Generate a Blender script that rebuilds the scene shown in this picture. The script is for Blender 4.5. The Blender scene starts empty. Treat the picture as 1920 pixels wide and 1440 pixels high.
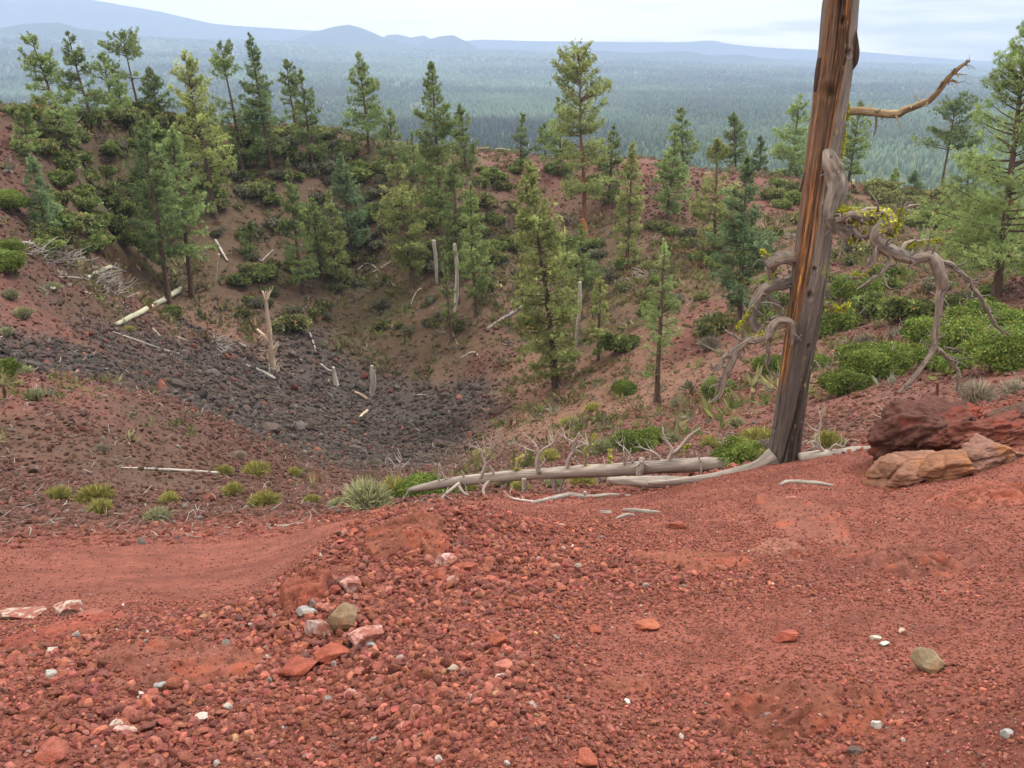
import bpy, math, random
import numpy as np
from mathutils import Vector, Matrix, Quaternion

# ------------------------------------------------------------------ camera, light, exposure
scene = bpy.context.scene
COL = scene.collection
PITCH = math.radians(22.2)
FPX = 1493.0                                   # focal length in photograph pixels (1920 wide)
cam_d = bpy.data.cameras.new("camera")
cam_d.sensor_width = 36.0
cam_d.lens = FPX / 1920.0 * 36.0
cam_d.clip_start = 0.05
cam_d.clip_end = 60000.0
cam = bpy.data.objects.new("camera", cam_d)
cam.rotation_euler = (math.pi / 2 - PITCH, 0, 0)
COL.objects.link(cam)
scene.camera = cam

SUN_EL, SUN_ROT = math.radians(56), math.radians(62)
world = bpy.data.worlds.new("World")
scene.world = world
world.use_nodes = True
wn, wl = world.node_tree.nodes, world.node_tree.links
wn.clear()
def wnode(t, **kw):
    n = wn.new(t)
    for k, v in kw.items(): setattr(n, k, v)
    return n
w_out = wnode('ShaderNodeOutputWorld')
w_bg = wnode('ShaderNodeBackground')
w_bg.inputs['Strength'].default_value = 0.095
w_sky = wnode('ShaderNodeTexSky', sky_type='NISHITA', sun_disc=False)
w_sky.sun_elevation, w_sky.sun_rotation = SUN_EL, SUN_ROT
w_tc = wnode('ShaderNodeTexCoord')
w_map = wnode('ShaderNodeMapping'); w_map.inputs['Scale'].default_value = (3.4, 3.4, 44.0)
w_noise = wnode('ShaderNodeTexNoise')
w_noise.inputs['Scale'].default_value = 1.3; w_noise.inputs['Detail'].default_value = 7.0; w_noise.inputs['Roughness'].default_value = 0.58
w_ramp = wnode('ShaderNodeValToRGB')
cr = w_ramp.color_ramp
cr.elements[0].position = 0.38; cr.elements[0].color = (9.4, 8.3, 7.5, 1)     # grey bellies of the cloud deck
cr.elements[1].position = 0.585; cr.elements[1].color = (25.5, 21.9, 18.2, 1)  # bright breaks
w_mix = wnode('ShaderNodeMixRGB'); w_mix.inputs['Fac'].default_value = 0.86
w_brt = wnode('ShaderNodeVectorMath', operation='DOT_PRODUCT'); w_brt.inputs[1].default_value = (-0.30, 0.10, 0.0)
w_add = wnode('ShaderNodeMath', operation='ADD')
wl.new(w_tc.outputs['Generated'], w_map.inputs['Vector']); wl.new(w_map.outputs['Vector'], w_noise.inputs['Vector'])
wl.new(w_tc.outputs['Generated'], w_brt.inputs[0])
wl.new(w_noise.outputs['Fac'], w_add.inputs[0]); wl.new(w_brt.outputs['Value'], w_add.inputs[1])
wl.new(w_add.outputs['Value'], w_ramp.inputs['Fac'])
wl.new(w_sky.outputs['Color'], w_mix.inputs['Color1']); wl.new(w_ramp.outputs['Color'], w_mix.inputs['Color2'])
wl.new(w_mix.outputs['Color'], w_bg.inputs['Color']); wl.new(w_bg.outputs['Background'], w_out.inputs['Surface'])

sun_d = bpy.data.lights.new("sun", 'SUN')
sun_d.energy = 2.7
sun_d.angle = math.radians(20)
sun_d.color = (1.0, 0.96, 0.90)
sun = bpy.data.objects.new("sun", sun_d)
_sd = Vector((math.sin(SUN_ROT) * math.cos(SUN_EL), math.cos(SUN_ROT) * math.cos(SUN_EL), math.sin(SUN_EL)))
sun.rotation_euler = _sd.to_track_quat('Z', 'Y').to_euler()
COL.objects.link(sun)

vs = scene.view_settings
vs.view_transform = 'Standard'; vs.look = 'None'; vs.exposure = 0.93; vs.gamma = 1.0; vs.use_curve_mapping = False
scene.cycles.max_bounces = 10
scene.cycles.diffuse_bounces = 7
scene.cycles.volume_bounces = 3
scene.cycles.transparent_max_bounces = 4
scene.cycles.use_denoising = True

# ------------------------------------------------------------------ helpers
rng = np.random.default_rng(7)
SP, CP = math.sin(PITCH), math.cos(PITCH)

def ray(u, v):
    a = (np.asarray(u, float) - 960.0) / FPX; b = (720.0 - np.asarray(v, float)) / FPX
    return np.stack([a, CP + b * SP, -SP + b * CP], -1)

def at(u, v, y):
    d = ray(u, v)
    return d * (np.asarray(y, float) / d[..., 1])[..., None] if d.ndim > 1 else d * (y / d[1])

def _hash(ix, iy, iz, seed):
    h = (ix.astype(np.int64) * 374761393 + iy.astype(np.int64) * 668265263 + iz.astype(np.int64) * 2147483647 + seed * 974634777) & 0xFFFFFFFF
    h = ((h ^ (h >> 13)) * 1274126177) & 0xFFFFFFFF
    h = ((h ^ (h >> 16)) * 2246822519) & 0xFFFFFFFF
    return ((h ^ (h >> 15)) & 0xFFFFFF) / float(0xFFFFFF)

def vnoise(p, seed=0):
    p = np.asarray(p, float)
    i = np.floor(p).astype(np.int64); f = p - i; f = f * f * (3 - 2 * f)
    r = 0
    for dx in (0, 1):
        wx = f[..., 0] if dx else 1 - f[..., 0]
        for dy in (0, 1):
            wy = f[..., 1] if dy else 1 - f[..., 1]
            for dz in (0, 1):
                wz = f[..., 2] if dz else 1 - f[..., 2]
                r = r + wx * wy * wz * _hash(i[..., 0] + dx, i[..., 1] + dy, i[..., 2] + dz, seed)
    return r

def fbm(p, octaves=4, seed=0, rough=0.5):
    p = np.asarray(p, float); a, s, t = 1.0, 0.0, 0.0
    for k in range(octaves):
        s = s + a * (vnoise(p, seed + k) - 0.5); t += a; a *= rough; p = p * 2.03 + 11.3
    return s / t

def fbm2(x, y, scale, octaves=4, seed=0, rough=0.5):
    return fbm(np.stack([x / scale, y / scale, np.zeros_like(x)], -1), octaves, seed, rough)

def smooth(e0, e1, x):
    t = np.clip((x - e0) / (e1 - e0), 0, 1); return t * t * (3 - 2 * t)

def tag(o, label=None, cat=None, group=None, kind=None):
    if label: o['label'] = label
    if cat: o['category'] = cat
    if group: o['group'] = group
    if kind: o['kind'] = kind
    return o

def make_mesh(name, verts, faces, cols=None, smooth_shade=False, uv=None):
    """verts (n,3); faces: (m,k) int array, or a list of such arrays; cols: per-vertex rgb; uv: per-vertex float2 stored as attributes."""
    me = bpy.data.meshes.new(name)
    verts = np.asarray(verts, np.float32)
    fl = faces if isinstance(faces, list) else [faces]
    fl = [np.asarray(f, np.int32) for f in fl if len(f)]
    me.vertices.add(len(verts)); me.vertices.foreach_set('co', verts.ravel())
    loops = np.concatenate([f.ravel() for f in fl]); tot = np.concatenate([np.full(len(f), f.shape[1], np.int32) for f in fl])
    start = np.concatenate([[0], np.cumsum(tot)[:-1]]).astype(np.int32)
    me.loops.add(len(loops)); me.loops.foreach_set('vertex_index', loops)
    me.polygons.add(len(tot)); me.polygons.foreach_set('loop_start', start); me.polygons.foreach_set('loop_total', tot)
    me.polygons.foreach_set('use_smooth', np.full(len(tot), bool(smooth_shade)))
    if cols is not None:
        c = np.ones((len(verts), 4), np.float32); c[:, :3] = cols
        at_ = me.attributes.new('Col', 'FLOAT_COLOR', 'POINT'); at_.data.foreach_set('color', c.ravel())
    if uv is not None:
        a2 = me.attributes.new('grain', 'FLOAT_VECTOR', 'POINT')
        g = np.zeros((len(verts), 3), np.float32); g[:, :np.asarray(uv).shape[1]] = uv
        a2.data.foreach_set('vector', g.ravel())
    me.update(calc_edges=True); me.validate()
    return me

def link(name, me, mat, parent=None, loc=None):
    o = bpy.data.objects.new(name, me)
    if mat is not None and len(me.materials) == 0: me.materials.append(mat)
    if loc is not None: o.location = loc
    if parent is not None: o.parent = parent
    COL.objects.link(o)
    return o

def empty(name, loc):
    o = bpy.data.objects.new(name, None); o.empty_display_size = 0.2; o.location = [float(c) for c in loc]; COL.objects.link(o); return o

def new_mat(name, rough=0.9, spec=0.2):
    m = bpy.data.materials.new(name); m.use_nodes = True
    nt = m.node_tree; b = nt.nodes['Principled BSDF']
    b.inputs['Roughness'].default_value = rough
    b.inputs['Specular IOR Level'].default_value = spec
    return m, nt, b

def nd(nt, t, **kw):
    n = nt.nodes.new(t)
    for k, v in kw.items():
        if k.startswith('i_'): n.inputs[k[2:].replace('_', ' ')].default_value = v
        else: setattr(n, k, v)
    return n

# ------------------------------------------------------------------ terrain: crater seen from its rim
# control points: photograph column, row and forward distance in metres -> a real height field (depression against bearing and log distance)
CP_PTS = [
 (960,1440,1.45),(0,1440,1.55),(1920,1440,1.30),(-500,1440,1.6),(2400,1440,1.2),
 (960,1200,2.32),(1500,1200,2.2),(1920,1200,2.15),(300,1200,2.5),(0,1230,2.5),
 (960,1050,3.6),(760,1060,3.45),(1300,1040,3.8),(1600,1050,3.7),(1920,1050,3.4),(560,1110,3.25),
 (700,1000,4.35),(800,985,4.6),(880,972,4.9),(1000,985,5.0),(1100,955,5.8),(1300,918,7.0),(950,946,7.8),(1100,942,8.3),(1250,917,8.2),(860,952,7.4),(1468,872,7.6),
 (1600,905,6.0),(1700,870,6.3),(1920,900,5.0),(1850,800,6.6),(1920,775,6.9),
 (500,1120,3.9),(300,1100,4.7),(0,1130,4.1),(0,1010,8.0),(300,1000,9.5),(560,975,10.0),
 (150,930,15),(450,930,15),(650,940,12),(850,926,11.0),(1060,910,11.6),(1230,902,10.6),
 (0,850,19),(0,760,22),(0,705,24),(200,738,25.5),(300,880,20.5),(400,790,29),(480,870,26.5),
 (0,688,31),(200,700,36),(330,740,40),(480,815,38),
 (700,890,34),(700,850,48),(700,780,60),(690,700,68),(680,640,74),(650,560,81),(650,450,90),(650,350,98),
 
 (400,720,50),(200,640,44),(0,600,38),(0,500,44),(0,400,52),(0,300,60),
 (150,500,56),(300,560,66),(350,640,58),(480,620,69),
 (300,430,80),(200,330,82),(450,300,96),
 
 (900,600,72),(860,700,66),(1040,725,58),(960,800,50),(850,850,46),(1000,500,84),(1000,400,96),(1100,450,92),(1230,750,44),(1100,820,36),
 (1200,600,62),(1300,450,84),(1300,340,108),(1400,580,58),(1390,750,30),(1350,830,19),
 (1600,740,22),(1600,800,14),(1620,838,9.0),(1900,735,14),(1900,680,20),(1750,600,38),(1900,540,38),(1600,550,52),(1700,450,72),(1600,400,92),(1750,395,96),(1850,440,76),
]
W_PTS = [(-1.05,1.2,-1.62),(-1.05,3,-2.3),(-1.05,7,-4.0),(-1.05,14,-6.0),(-1.05,28,-4.5),(-1.05,60,-3.5),(-1.05,110,-12),
         (1.05,1.2,-1.62),(1.05,3,-2.15),(1.05,7,-3.1),(1.05,14,-4.6),(1.05,28,-6.5),(1.05,60,-10.5),(1.05,110,-22),
         (0.0,0.7,-1.5),(-.6,0.7,-1.52),(.6,0.7,-1.5)]
_cp = np.array(CP_PTS, float)
_p = at(_cp[:, 0], _cp[:, 1], _cp[:, 2])
_az = np.arctan2(_p[:, 0], _p[:, 1]); _r = np.hypot(_p[:, 0], _p[:, 1]); _s = _p[:, 2] / _r
_RU = [0, 110, 250, 420, 620, 800, 1000, 1250, 1480, 1640, 1800, 1920]
_RY = [68, 79, 90, 99, 106, 110, 113, 116, 116, 112, 106, 98]
_RV = [196, 199, 207, 223, 243, 277, 287, 300, 334, 348, 374, 390]
_out = []
for _u in np.arange(-60, 2000, 62):
    _q = at(_u, np.interp(_u, _RU, _RV), np.interp(_u, _RU, _RY)); _rr = math.hypot(_q[0], _q[1]); _a = math.atan2(_q[0], _q[1])
    for _dr, _dz in ((0, 0), (7, -2.2), (24, -12), (60, -33), (110, -58), (190, -84)):
        _out.append((_a, _rr + _dr, _q[2] + _dz))
for _a, _rr, _zz in ((-1.05, 74, -4.5), (1.05, 100, -18)):
    for _dr, _dz in ((22, -12), (60, -33), (110, -58), (190, -84)): _out.append((_a, _rr + _dr, _zz + _dz))
_w = np.array(W_PTS + _out, float)
_az = np.concatenate([_az, _w[:, 0]]); _r = np.concatenate([_r, _w[:, 1]]); _s = np.concatenate([_s, _w[:, 2] / _w[:, 1]])
AZK = 3.0
_C = np.stack([_az * AZK, np.log(_r)], -1)
def _tps(d2): return 0.5 * d2 * np.log(np.maximum(d2, 1e-12))
_n = len(_C)
_K = _tps(((_C[:, None] - _C[None]) ** 2).sum(-1)) + 2e-3 * np.eye(_n)
_P = np.concatenate([np.ones((_n, 1)), _C], 1)
_A = np.block([[_K, _P], [_P.T, np.zeros((3, 3))]])
_sol = np.linalg.solve(_A, np.concatenate([_s, np.zeros(3)]))

def plain(x, y):
    r = np.hypot(x, y); az = np.arctan2(x, y)
    tilt = np.interp(az, [-1.2, -.6, -.3, 0, .25, .6, 1.2], [520, 330, 240, 165, 95, 20, 0])
    roll = fbm2(x, y, 900.0, 3, 31) * 46 * smooth(600, 2500, r)
    return -104 + tilt * smooth(900, 8200, r) ** 1.25 + roll

def _terrain_exact(x, y):
    x = np.atleast_1d(np.asarray(x, float)); y = np.atleast_1d(np.asarray(y, float))
    r = np.maximum(np.hypot(x, y), 0.5); az = np.arctan2(x, y)
    q = np.stack([np.clip(az, -1.1, 1.1) * AZK, np.log(np.minimum(r, 320.0))], -1)
    out = np.empty(len(x))
    for i in range(0, len(x), 40000):
        d2 = ((q[i:i + 40000, None] - _C[None]) ** 2).sum(-1)
        out[i:i + 40000] = _tps(d2) @ _sol[:_n] + _sol[_n] + q[i:i + 40000] @ _sol[_n + 1:]
    z = out * r
    behind = smooth(1.1, 2.2, np.abs(az))
    z = z * (1 - behind) + (-1.6 - 0.12 * r) * behind
    k = smooth(230, 320, r)
    return z * (1 - k) + plain(x, y) * k

_GA = np.linspace(-1.15, 1.15, 620); _GL = np.linspace(math.log(.5), math.log(330), 560)
_ga, _gl = np.meshgrid(_GA, _GL)
_GZ = (_terrain_exact((np.exp(_gl) * np.sin(_ga)).ravel(), (np.exp(_gl) * np.cos(_ga)).ravel()) / np.exp(_gl).ravel()).reshape(_ga.shape)
def terrain_smooth(x, y):
    """the crater surface without its small bumps (looked up from the solved field)"""
    x = np.atleast_1d(np.asarray(x, float)); y = np.atleast_1d(np.asarray(y, float))
    r = np.maximum(np.hypot(x, y), .5); az = np.arctan2(x, y)
    i = (np.clip(az, -1.149, 1.149) + 1.15) / 2.3 * 619; j = (np.log(np.minimum(r, 329)) - _GL[0]) / (_GL[-1] - _GL[0]) * 559
    i0 = np.minimum(i.astype(int), 618); j0 = np.minimum(j.astype(int), 558); a = i - i0; b = j - j0
    z = r * (_GZ[j0, i0] * (1 - a) * (1 - b) + _GZ[j0, i0 + 1] * a * (1 - b) + _GZ[j0 + 1, i0] * (1 - a) * b + _GZ[j0 + 1, i0 + 1] * a * b)
    behind = smooth(1.1, 2.2, np.abs(az)); z = z * (1 - behind) + (-1.6 - 0.12 * r) * behind
    k = smooth(230, 320, r)
    if (k > 0).any():
        q = k > 0; z[q] = z[q] * (1 - k[q]) + plain(x[q], y[q]) * k[q]
    return z

def rough_mask(x, y):
    """0 on the smooth cinder fans, 1 where blocks and rubble lie."""
    return np.clip(0.55 + 1.4 * fbm2(x, y, 5.5, 3, 3), 0.1, 1.0)

MOUNDS = [(*at(u, v, y)[:2], r, h) for u, v, y, r, h in ((790, 1030, 4.1, .75, .17), (620, 1120, 3.2, .45, .09), (960, 1020, 4.3, .6, .07))]
def terrain(x, y):
    x = np.atleast_1d(np.asarray(x, float)); y = np.atleast_1d(np.asarray(y, float))
    r = np.hypot(x, y)
    z = terrain_smooth(x, y)
    rm = rough_mask(x, y)
    z = z + fbm2(x, y, 0.5, 3, 11, .55) * 0.085 * smooth(.5, 2, r) * (1 - smooth(8, 30, r))
    for (mx, my, mr, mh) in MOUNDS:
        z = z + mh * np.exp(-((x - mx) ** 2 + (y - my) ** 2) / mr ** 2) * (1 + 1.2 * fbm2(x, y, .35, 3, 19))
    z = z + fbm2(x, y, 2.2, 3, 12) * 0.28 * smooth(3, 9, r) * (1 - smooth(60, 140, r)) * (0.35 + rm)
    z = z + fbm2(x, y, 9.0, 4, 13) * 1.0 * smooth(14, 45, r) * (1 - smooth(200, 300, r))
    return z

def ground_hit(u, v, y0=1.0, y1=140.0, fallback=None):
    """first point where the sight line through (u, v) meets the terrain."""
    d = ray(u, v); ya, yb_ = y0, y1
    for steps in (240, 50):
        ys = np.exp(np.linspace(math.log(ya), math.log(yb_), steps)); P = d[None] * (ys / d[1])[:, None]
        below = P[:, 2] - terrain(P[:, 0], P[:, 1]) < 0
        if not below.any():
            if steps < 240: return P[-1]
            if fallback is None: return None
            p = at(u, v, fallback); p[2] = terrain(p[0], p[1])[0]; return p
        k = int(np.argmax(below)); ya, yb_ = ys[max(k - 1, 0)], ys[k] + 1e-6
    return P[k]

# albedo zones of the ground, by place
RED, RBR, LAVA, TAN, SOIL, BRN, MOSS, ROAD, FOR = (
    (.164, .0585, .0435), (.086, .0455, .036), (.054, .0455, .041), (.150, .086, .061), (.092, .062, .041), (.076, .046, .034), (.070, .064, .032), (.14, .088, .072), (.080, .105, .056))
RD2 = (.118, .055, .043)
RUB = {RD2: .3, RED: .22, RBR: .85, LAVA: 1.35, TAN: .2, SOIL: .08, BRN: .35, MOSS: .05, ROAD: .05, FOR: 0}
Z_PTS = [
 (960,1440,1.45,RED),(0,1440,1.5,RED),(1920,1440,1.3,RED),(960,1200,2.3,RED),(300,1200,2.5,RED),(1600,1200,2.2,RED),(960,1000,4.6,RED),(1500,1000,4.2,RED),(1850,1000,4,RED),(1400,900,7.2,RED),(1800,850,6.3,RED),
 (300,1060,6,RED),(0,1060,6,RED),(500,1010,8,RED),(1100,930,8,RED),
 (150,950,13.5,RBR),(450,930,15,RBR),(650,920,14,RBR),(0,900,17,RBR),(250,880,20,BRN),(150,830,22,RBR),(0,800,20,BRN),(300,800,26,BRN),(480,870,26,RBR),(150,745,24.5,RD2),(0,715,23.5,RD2),(300,770,28,RBR),(430,830,30,RBR),(850,890,14,RBR),(1000,880,16,RBR),(1150,870,15,RBR),(1350,840,17,RBR),
 (0,660,33,LAVA),(200,690,38,LAVA),(400,760,42,LAVA),(500,780,48,LAVA),(700,790,59,LAVA),(600,720,64,LAVA),(400,670,56,LAVA),(200,620,45,LAVA),(650,860,45,LAVA),(850,800,53,LAVA),(800,740,60,LAVA),(700,680,68,LAVA),(560,650,71,LAVA),(900,720,60,LAVA),(950,650,66,RBR),(480,690,62,LAVA),(60,600,38,LAVA),(300,640,52,LAVA),(420,640,63,LAVA),(250,560,56,RBR),(150,580,44,LAVA),(190,545,50,LAVA),(120,500,50,BRN),(230,610,49,LAVA),(60,520,44,BRN),
 (0,560,40,RD2),(100,570,42,RD2),(200,590,48,RBR),(0,500,44,RBR),(80,470,48,BRN),(0,420,51,RBR),(30,330,58,RBR),(0,250,63,RBR),(180,520,56,SOIL),(100,440,60,BRN),
 (350,600,62,TAN),(400,560,67,TAN),(300,500,70,SOIL),(430,500,76,SOIL),(560,600,76,SOIL),(700,600,77,MOSS),(800,560,80,SOIL),(720,640,73,SOIL),(860,660,69,SOIL),
 (300,420,80,MOSS),(200,300,84,BRN),(150,400,72,MOSS),(250,260,88,MOSS),(450,350,94,SOIL),(400,240,98,RBR),(550,400,94,SOIL),(550,280,102,BRN),(650,330,99,MOSS),(700,430,92,SOIL),(800,350,103,MOSS),(850,450,92,SOIL),(950,550,79,SOIL),
 (920,295,111,ROAD),(940,310,110,RD2),(1220,300,115,ROAD),(1250,340,109,RD2),(1280,370,104,RBR),(1200,420,97,RBR),(1120,480,89,SOIL),(1050,560,78,SOIL),(1000,640,68,TAN),(980,740,57,TAN),(1080,700,58,TAN),(1100,620,66,SOIL),(1050,780,48,TAN),(960,860,32,RBR),(1150,740,49,TAN),(1180,790,36,RD2),(1300,620,56,RD2),(1330,540,66,SOIL),(1250,700,47,TAN),(1280,790,29,RD2),(1400,770,26,RD2),(1340,800,24,RD2),(1300,740,40,RD2),(1380,690,36,RD2),(1560,690,30,RD2),(1620,650,34,RD2),(1560,770,19,RD2),(1620,560,50,BRN),(1700,520,56,BRN),(1640,490,62,RD2),(1640,420,82,RD2),(1780,420,88,RD2),(1500,400,92,RD2),(1560,360,108,RD2),(1650,360,108,MOSS),(1750,385,98,ROAD),(1800,720,16,RD2),(1850,650,24,RBR),(1900,560,36,RBR),(1880,450,74,RD2),(1400,450,80,SOIL),(1450,370,104,RD2),
]
_zu = np.array([z[:3] for z in Z_PTS], float); _zc = np.array([tuple(z[3]) + (RUB[z[3]],) for z in Z_PTS], float)
_zp = at(_zu[:, 0], _zu[:, 1], _zu[:, 2])
_zq = np.stack([np.arctan2(_zp[:, 0], _zp[:, 1]) * 1.55, np.log(np.hypot(_zp[:, 0], _zp[:, 1])) * 1.0], -1)
def ground_zone(x, y):
    """albedo (3) and amount of loose blocks (1)"""
    r = np.maximum(np.hypot(x, y), .3); az = np.arctan2(x, y)
    w1 = fbm2(x, y, 4.0, 4, 41) * 0.22 * smooth(4, 20, r); w2 = fbm2(x, y, 4.0, 4, 51) * 0.16 * smooth(4, 20, r)
    q = np.stack([np.clip(az, -1.2, 1.2) * 1.55 + w1, np.log(r) + w2], -1)
    out = np.empty((len(q), 4))
    for i in range(0, len(q), 40000):
        d2 = ((q[i:i + 40000, None] - _zq[None]) ** 2).sum(-1)
        w = 1.0 / (d2 + 9e-4) ** 2.0
        out[i:i + 40000] = (w @ _zc) / w.sum(-1, keepdims=True)
    k = smooth(135, 190, r)[:, None]
    far = np.where(((az > .34) & (az < .62) & (r > 250) & (r < 640))[:, None], np.array([.105, .095, .105, 0.]), np.array(FOR + (0.,)))   # old lava flow at the foot of the cone
    return out * (1 - k) + far * k
# ------------------------------------------------------------------ the ground sheet
def build_ground():
    lr = np.concatenate([np.linspace(math.log(.55), math.log(165), 640), np.linspace(math.log(165), math.log(11400), 130)[1:]])
    az = np.concatenate([np.linspace(-math.pi, -1.25, 30)[:-1], np.linspace(-1.25, -.78, 160)[:-1], np.linspace(-.78, .78, 840), np.linspace(.78, 1.25, 160)[1:], np.linspace(1.25, math.pi, 30)[1:-1]])
    nr, na = len(lr), len(az)
    R, A = np.meshgrid(np.exp(lr), az, indexing='ij')
    x = (R * np.sin(A)).ravel(); y = (R * np.cos(A)).ravel(); z = terrain(x, y)
    c = ground_zone(x, y)[:, :3]
    i = np.arange(nr * na).reshape(nr, na); j = np.roll(i, -1, 1)
    f = np.stack([i[:-1].ravel(), i[1:].ravel(), j[1:].ravel(), j[:-1].ravel()], -1)
    v = np.concatenate([np.stack([x, y, z], -1), [[0, 0, z[:na].mean()]]]); c = np.concatenate([c, c[:1]])
    fan = np.stack([i[0], j[0], np.full(na, len(v) - 1)], -1)
    me = make_mesh('ground', v, [f, fan], c, True)
    m, nt, b = new_mat('cinder_ground', .95, .15)
    L = nt.links
    col = nd(nt, 'ShaderNodeAttribute', attribute_name='Col')
    tc = nd(nt, 'ShaderNodeTexCoord')
    n1 = nd(nt, 'ShaderNodeTexNoise', i_Scale=55.0, i_Detail=5.0, i_Roughness=.7)
    n2 = nd(nt, 'ShaderNodeTexNoise', i_Scale=2.2, i_Detail=6.0, i_Roughness=.65)
    for n in (n1, n2): L.new(tc.outputs['Object'], n.inputs['Vector'])
    r1 = nd(nt, 'ShaderNodeMapRange'); r1.inputs['From Min'].default_value = .3; r1.inputs['From Max'].default_value = .7; r1.inputs['To Min'].default_value = .62; r1.inputs['To Max'].default_value = 1.35
    r2 = nd(nt, 'ShaderNodeMapRange'); r2.inputs['From Min'].default_value = .3; r2.inputs['From Max'].default_value = .7; r2.inputs['To Min'].default_value = .70; r2.inputs['To Max'].default_value = 1.28
    L.new(n1.outputs['Fac'], r1.inputs['Value']); L.new(n2.outputs['Fac'], r2.inputs['Value'])
    n3 = nd(nt, 'ShaderNodeTexNoise', i_Scale=9.0, i_Detail=6.0, i_Roughness=.75); L.new(tc.outputs['Object'], n3.inputs['Vector'])
    r3 = nd(nt, 'ShaderNodeMapRange'); r3.inputs['From Min'].default_value = .32; r3.inputs['From Max'].default_value = .68; r3.inputs['To Min'].default_value = .72; r3.inputs['To Max'].default_value = 1.25; L.new(n3.outputs['Fac'], r3.inputs['Value'])
    m3 = nd(nt, 'ShaderNodeMath', operation='MULTIPLY'); L.new(r2.outputs['Result'], m3.inputs[0]); L.new(r3.outputs['Result'], m3.inputs[1]); r2 = m3
    mu = nd(nt, 'ShaderNodeMath', operation='MULTIPLY'); L.new(r1.outputs['Result'], mu.inputs[0]); L.new(r2.outputs[0], mu.inputs[1])
    vm = nd(nt, 'ShaderNodeVectorMath', operation='SCALE'); L.new(col.outputs['Color'], vm.inputs[0]); L.new(mu.outputs['Value'], vm.inputs['Scale'])
    L.new(vm.outputs['Vector'], b.inputs['Base Color'])
    bp = nd(nt, 'ShaderNodeBump', i_Strength=.7, i_Distance=.02); L.new(n1.outputs['Fac'], bp.inputs['Height'])
    L.new(bp.outputs['Normal'], b.inputs['Normal'])
    o = link('ground', me, m); tag(o, kind='structure'); return o
build_ground()

# ------------------------------------------------------------------ distant hills
def forest_mat(name, c0, c1, scale):
    m, nt, b = new_mat(name, 1.0, 0.0); L = nt.links
    tc = nd(nt, 'ShaderNodeTexCoord'); n = nd(nt, 'ShaderNodeTexNoise', i_Scale=scale, i_Detail=8.0, i_Roughness=.7); L.new(tc.outputs['Object'], n.inputs['Vector'])
    r = nd(nt, 'ShaderNodeValToRGB'); r.color_ramp.elements[0].position = .35; r.color_ramp.elements[1].position = .68
    r.color_ramp.elements[0].color = (*c0, 1); r.color_ramp.elements[1].color = (*c1, 1)
    L.new(n.outputs['Fac'], r.inputs['Fac']); L.new(r.outputs['Color'], b.inputs['Base Color']); return m
HILLM = forest_mat('far_forest_slope', (.020, .035, .018), (.07, .085, .05), .02)

def hill_ridge(name, prof, dist, depth, seed, rough=4.0):
    """a long hill whose crest passes at DIST; PROF: (photograph column, crest row) pairs; depth: its width front to back."""
    us = np.linspace(prof[0][0], prof[-1][0], 260); vv = np.interp(us, [p[0] for p in prof], [p[1] for p in prof])
    k = np.hanning(9); k /= k.sum(); vv = np.convolve(np.pad(vv, 4, mode='edge'), k, 'valid')
    crest = at(us, vv, np.full(len(us), float(dist)))
    base = -130.0
    t = np.linspace(-1, 1, 41); rows = []
    for tt in t:
        w = (1 - tt * tt) ** 1.6
        p = crest.copy(); s = 1 + tt * depth / dist
        p[:, 0] *= s; p[:, 1] *= s
        p[:, 2] = base + (crest[:, 2] - base) * w
        p[:, 2] += fbm2(p[:, 0], p[:, 1], depth * .25, 4, seed) * rough * 6 * (w > .02) * (1 - w * .7)
        p[:, 2] += fbm2(p[:, 0], p[:, 1], 25.0, 2, seed + 3) * rough
        rows.append(p)
    v = np.concatenate(rows); n = len(us); i = np.arange(len(v)).reshape(len(t), n)
    f = np.stack([i[:-1, :-1].ravel(), i[:-1, 1:].ravel(), i[1:, 1:].ravel(), i[1:, :-1].ravel()], -1)
    o = link(name, make_mesh(name, v, f, None, True), HILLM); tag(o, kind='structure'); return o
hill_ridge('hills', [(-700, 60), (-300, 8), (0, -12), (150, -4), (210, 6), (300, 22), (400, 45), (460, 50), (560, 56), (640, 60), (760, 74), (900, 95)], 9800, 1200, 61, 6)
hill_ridge('hills', [(-300, 60), (0, 52), (60, 44), (110, 42), (150, 54), (220, 64), (300, 84)], 5600, 700, 62, 4)
hill_ridge('hills', [(520, 86), (590, 60), (630, 49), (655, 46), (680, 53), (720, 70), (790, 88)], 7600, 600, 63, 4)
hill_ridge('hills', [(775, 92), (800, 76), (825, 68), (850, 66), (872, 77), (900, 92)], 7600, 500, 64, 4)
hill_ridge('hills', [(700, 82), (725, 66), (745, 64), (770, 70), (795, 66), (815, 76), (850, 86)], 8900, 500, 65, 4)
hill_ridge('hills', [(800, 84), (900, 74), (1000, 77), (1100, 78), (1200, 79), (1290, 79), (1335, 75), (1375, 84), (1450, 90), (1600, 96), (1800, 112), (2000, 122), (2400, 130)], 10600, 700, 66, 3)

hill_ridge('hills', [(900, 112), (1000, 101), (1120, 95), (1200, 99), (1285, 96), (1330, 104), (1395, 102), (1440, 111), (1600, 119), (1800, 129), (2000, 140)], 6800, 700, 67, 3)

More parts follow.
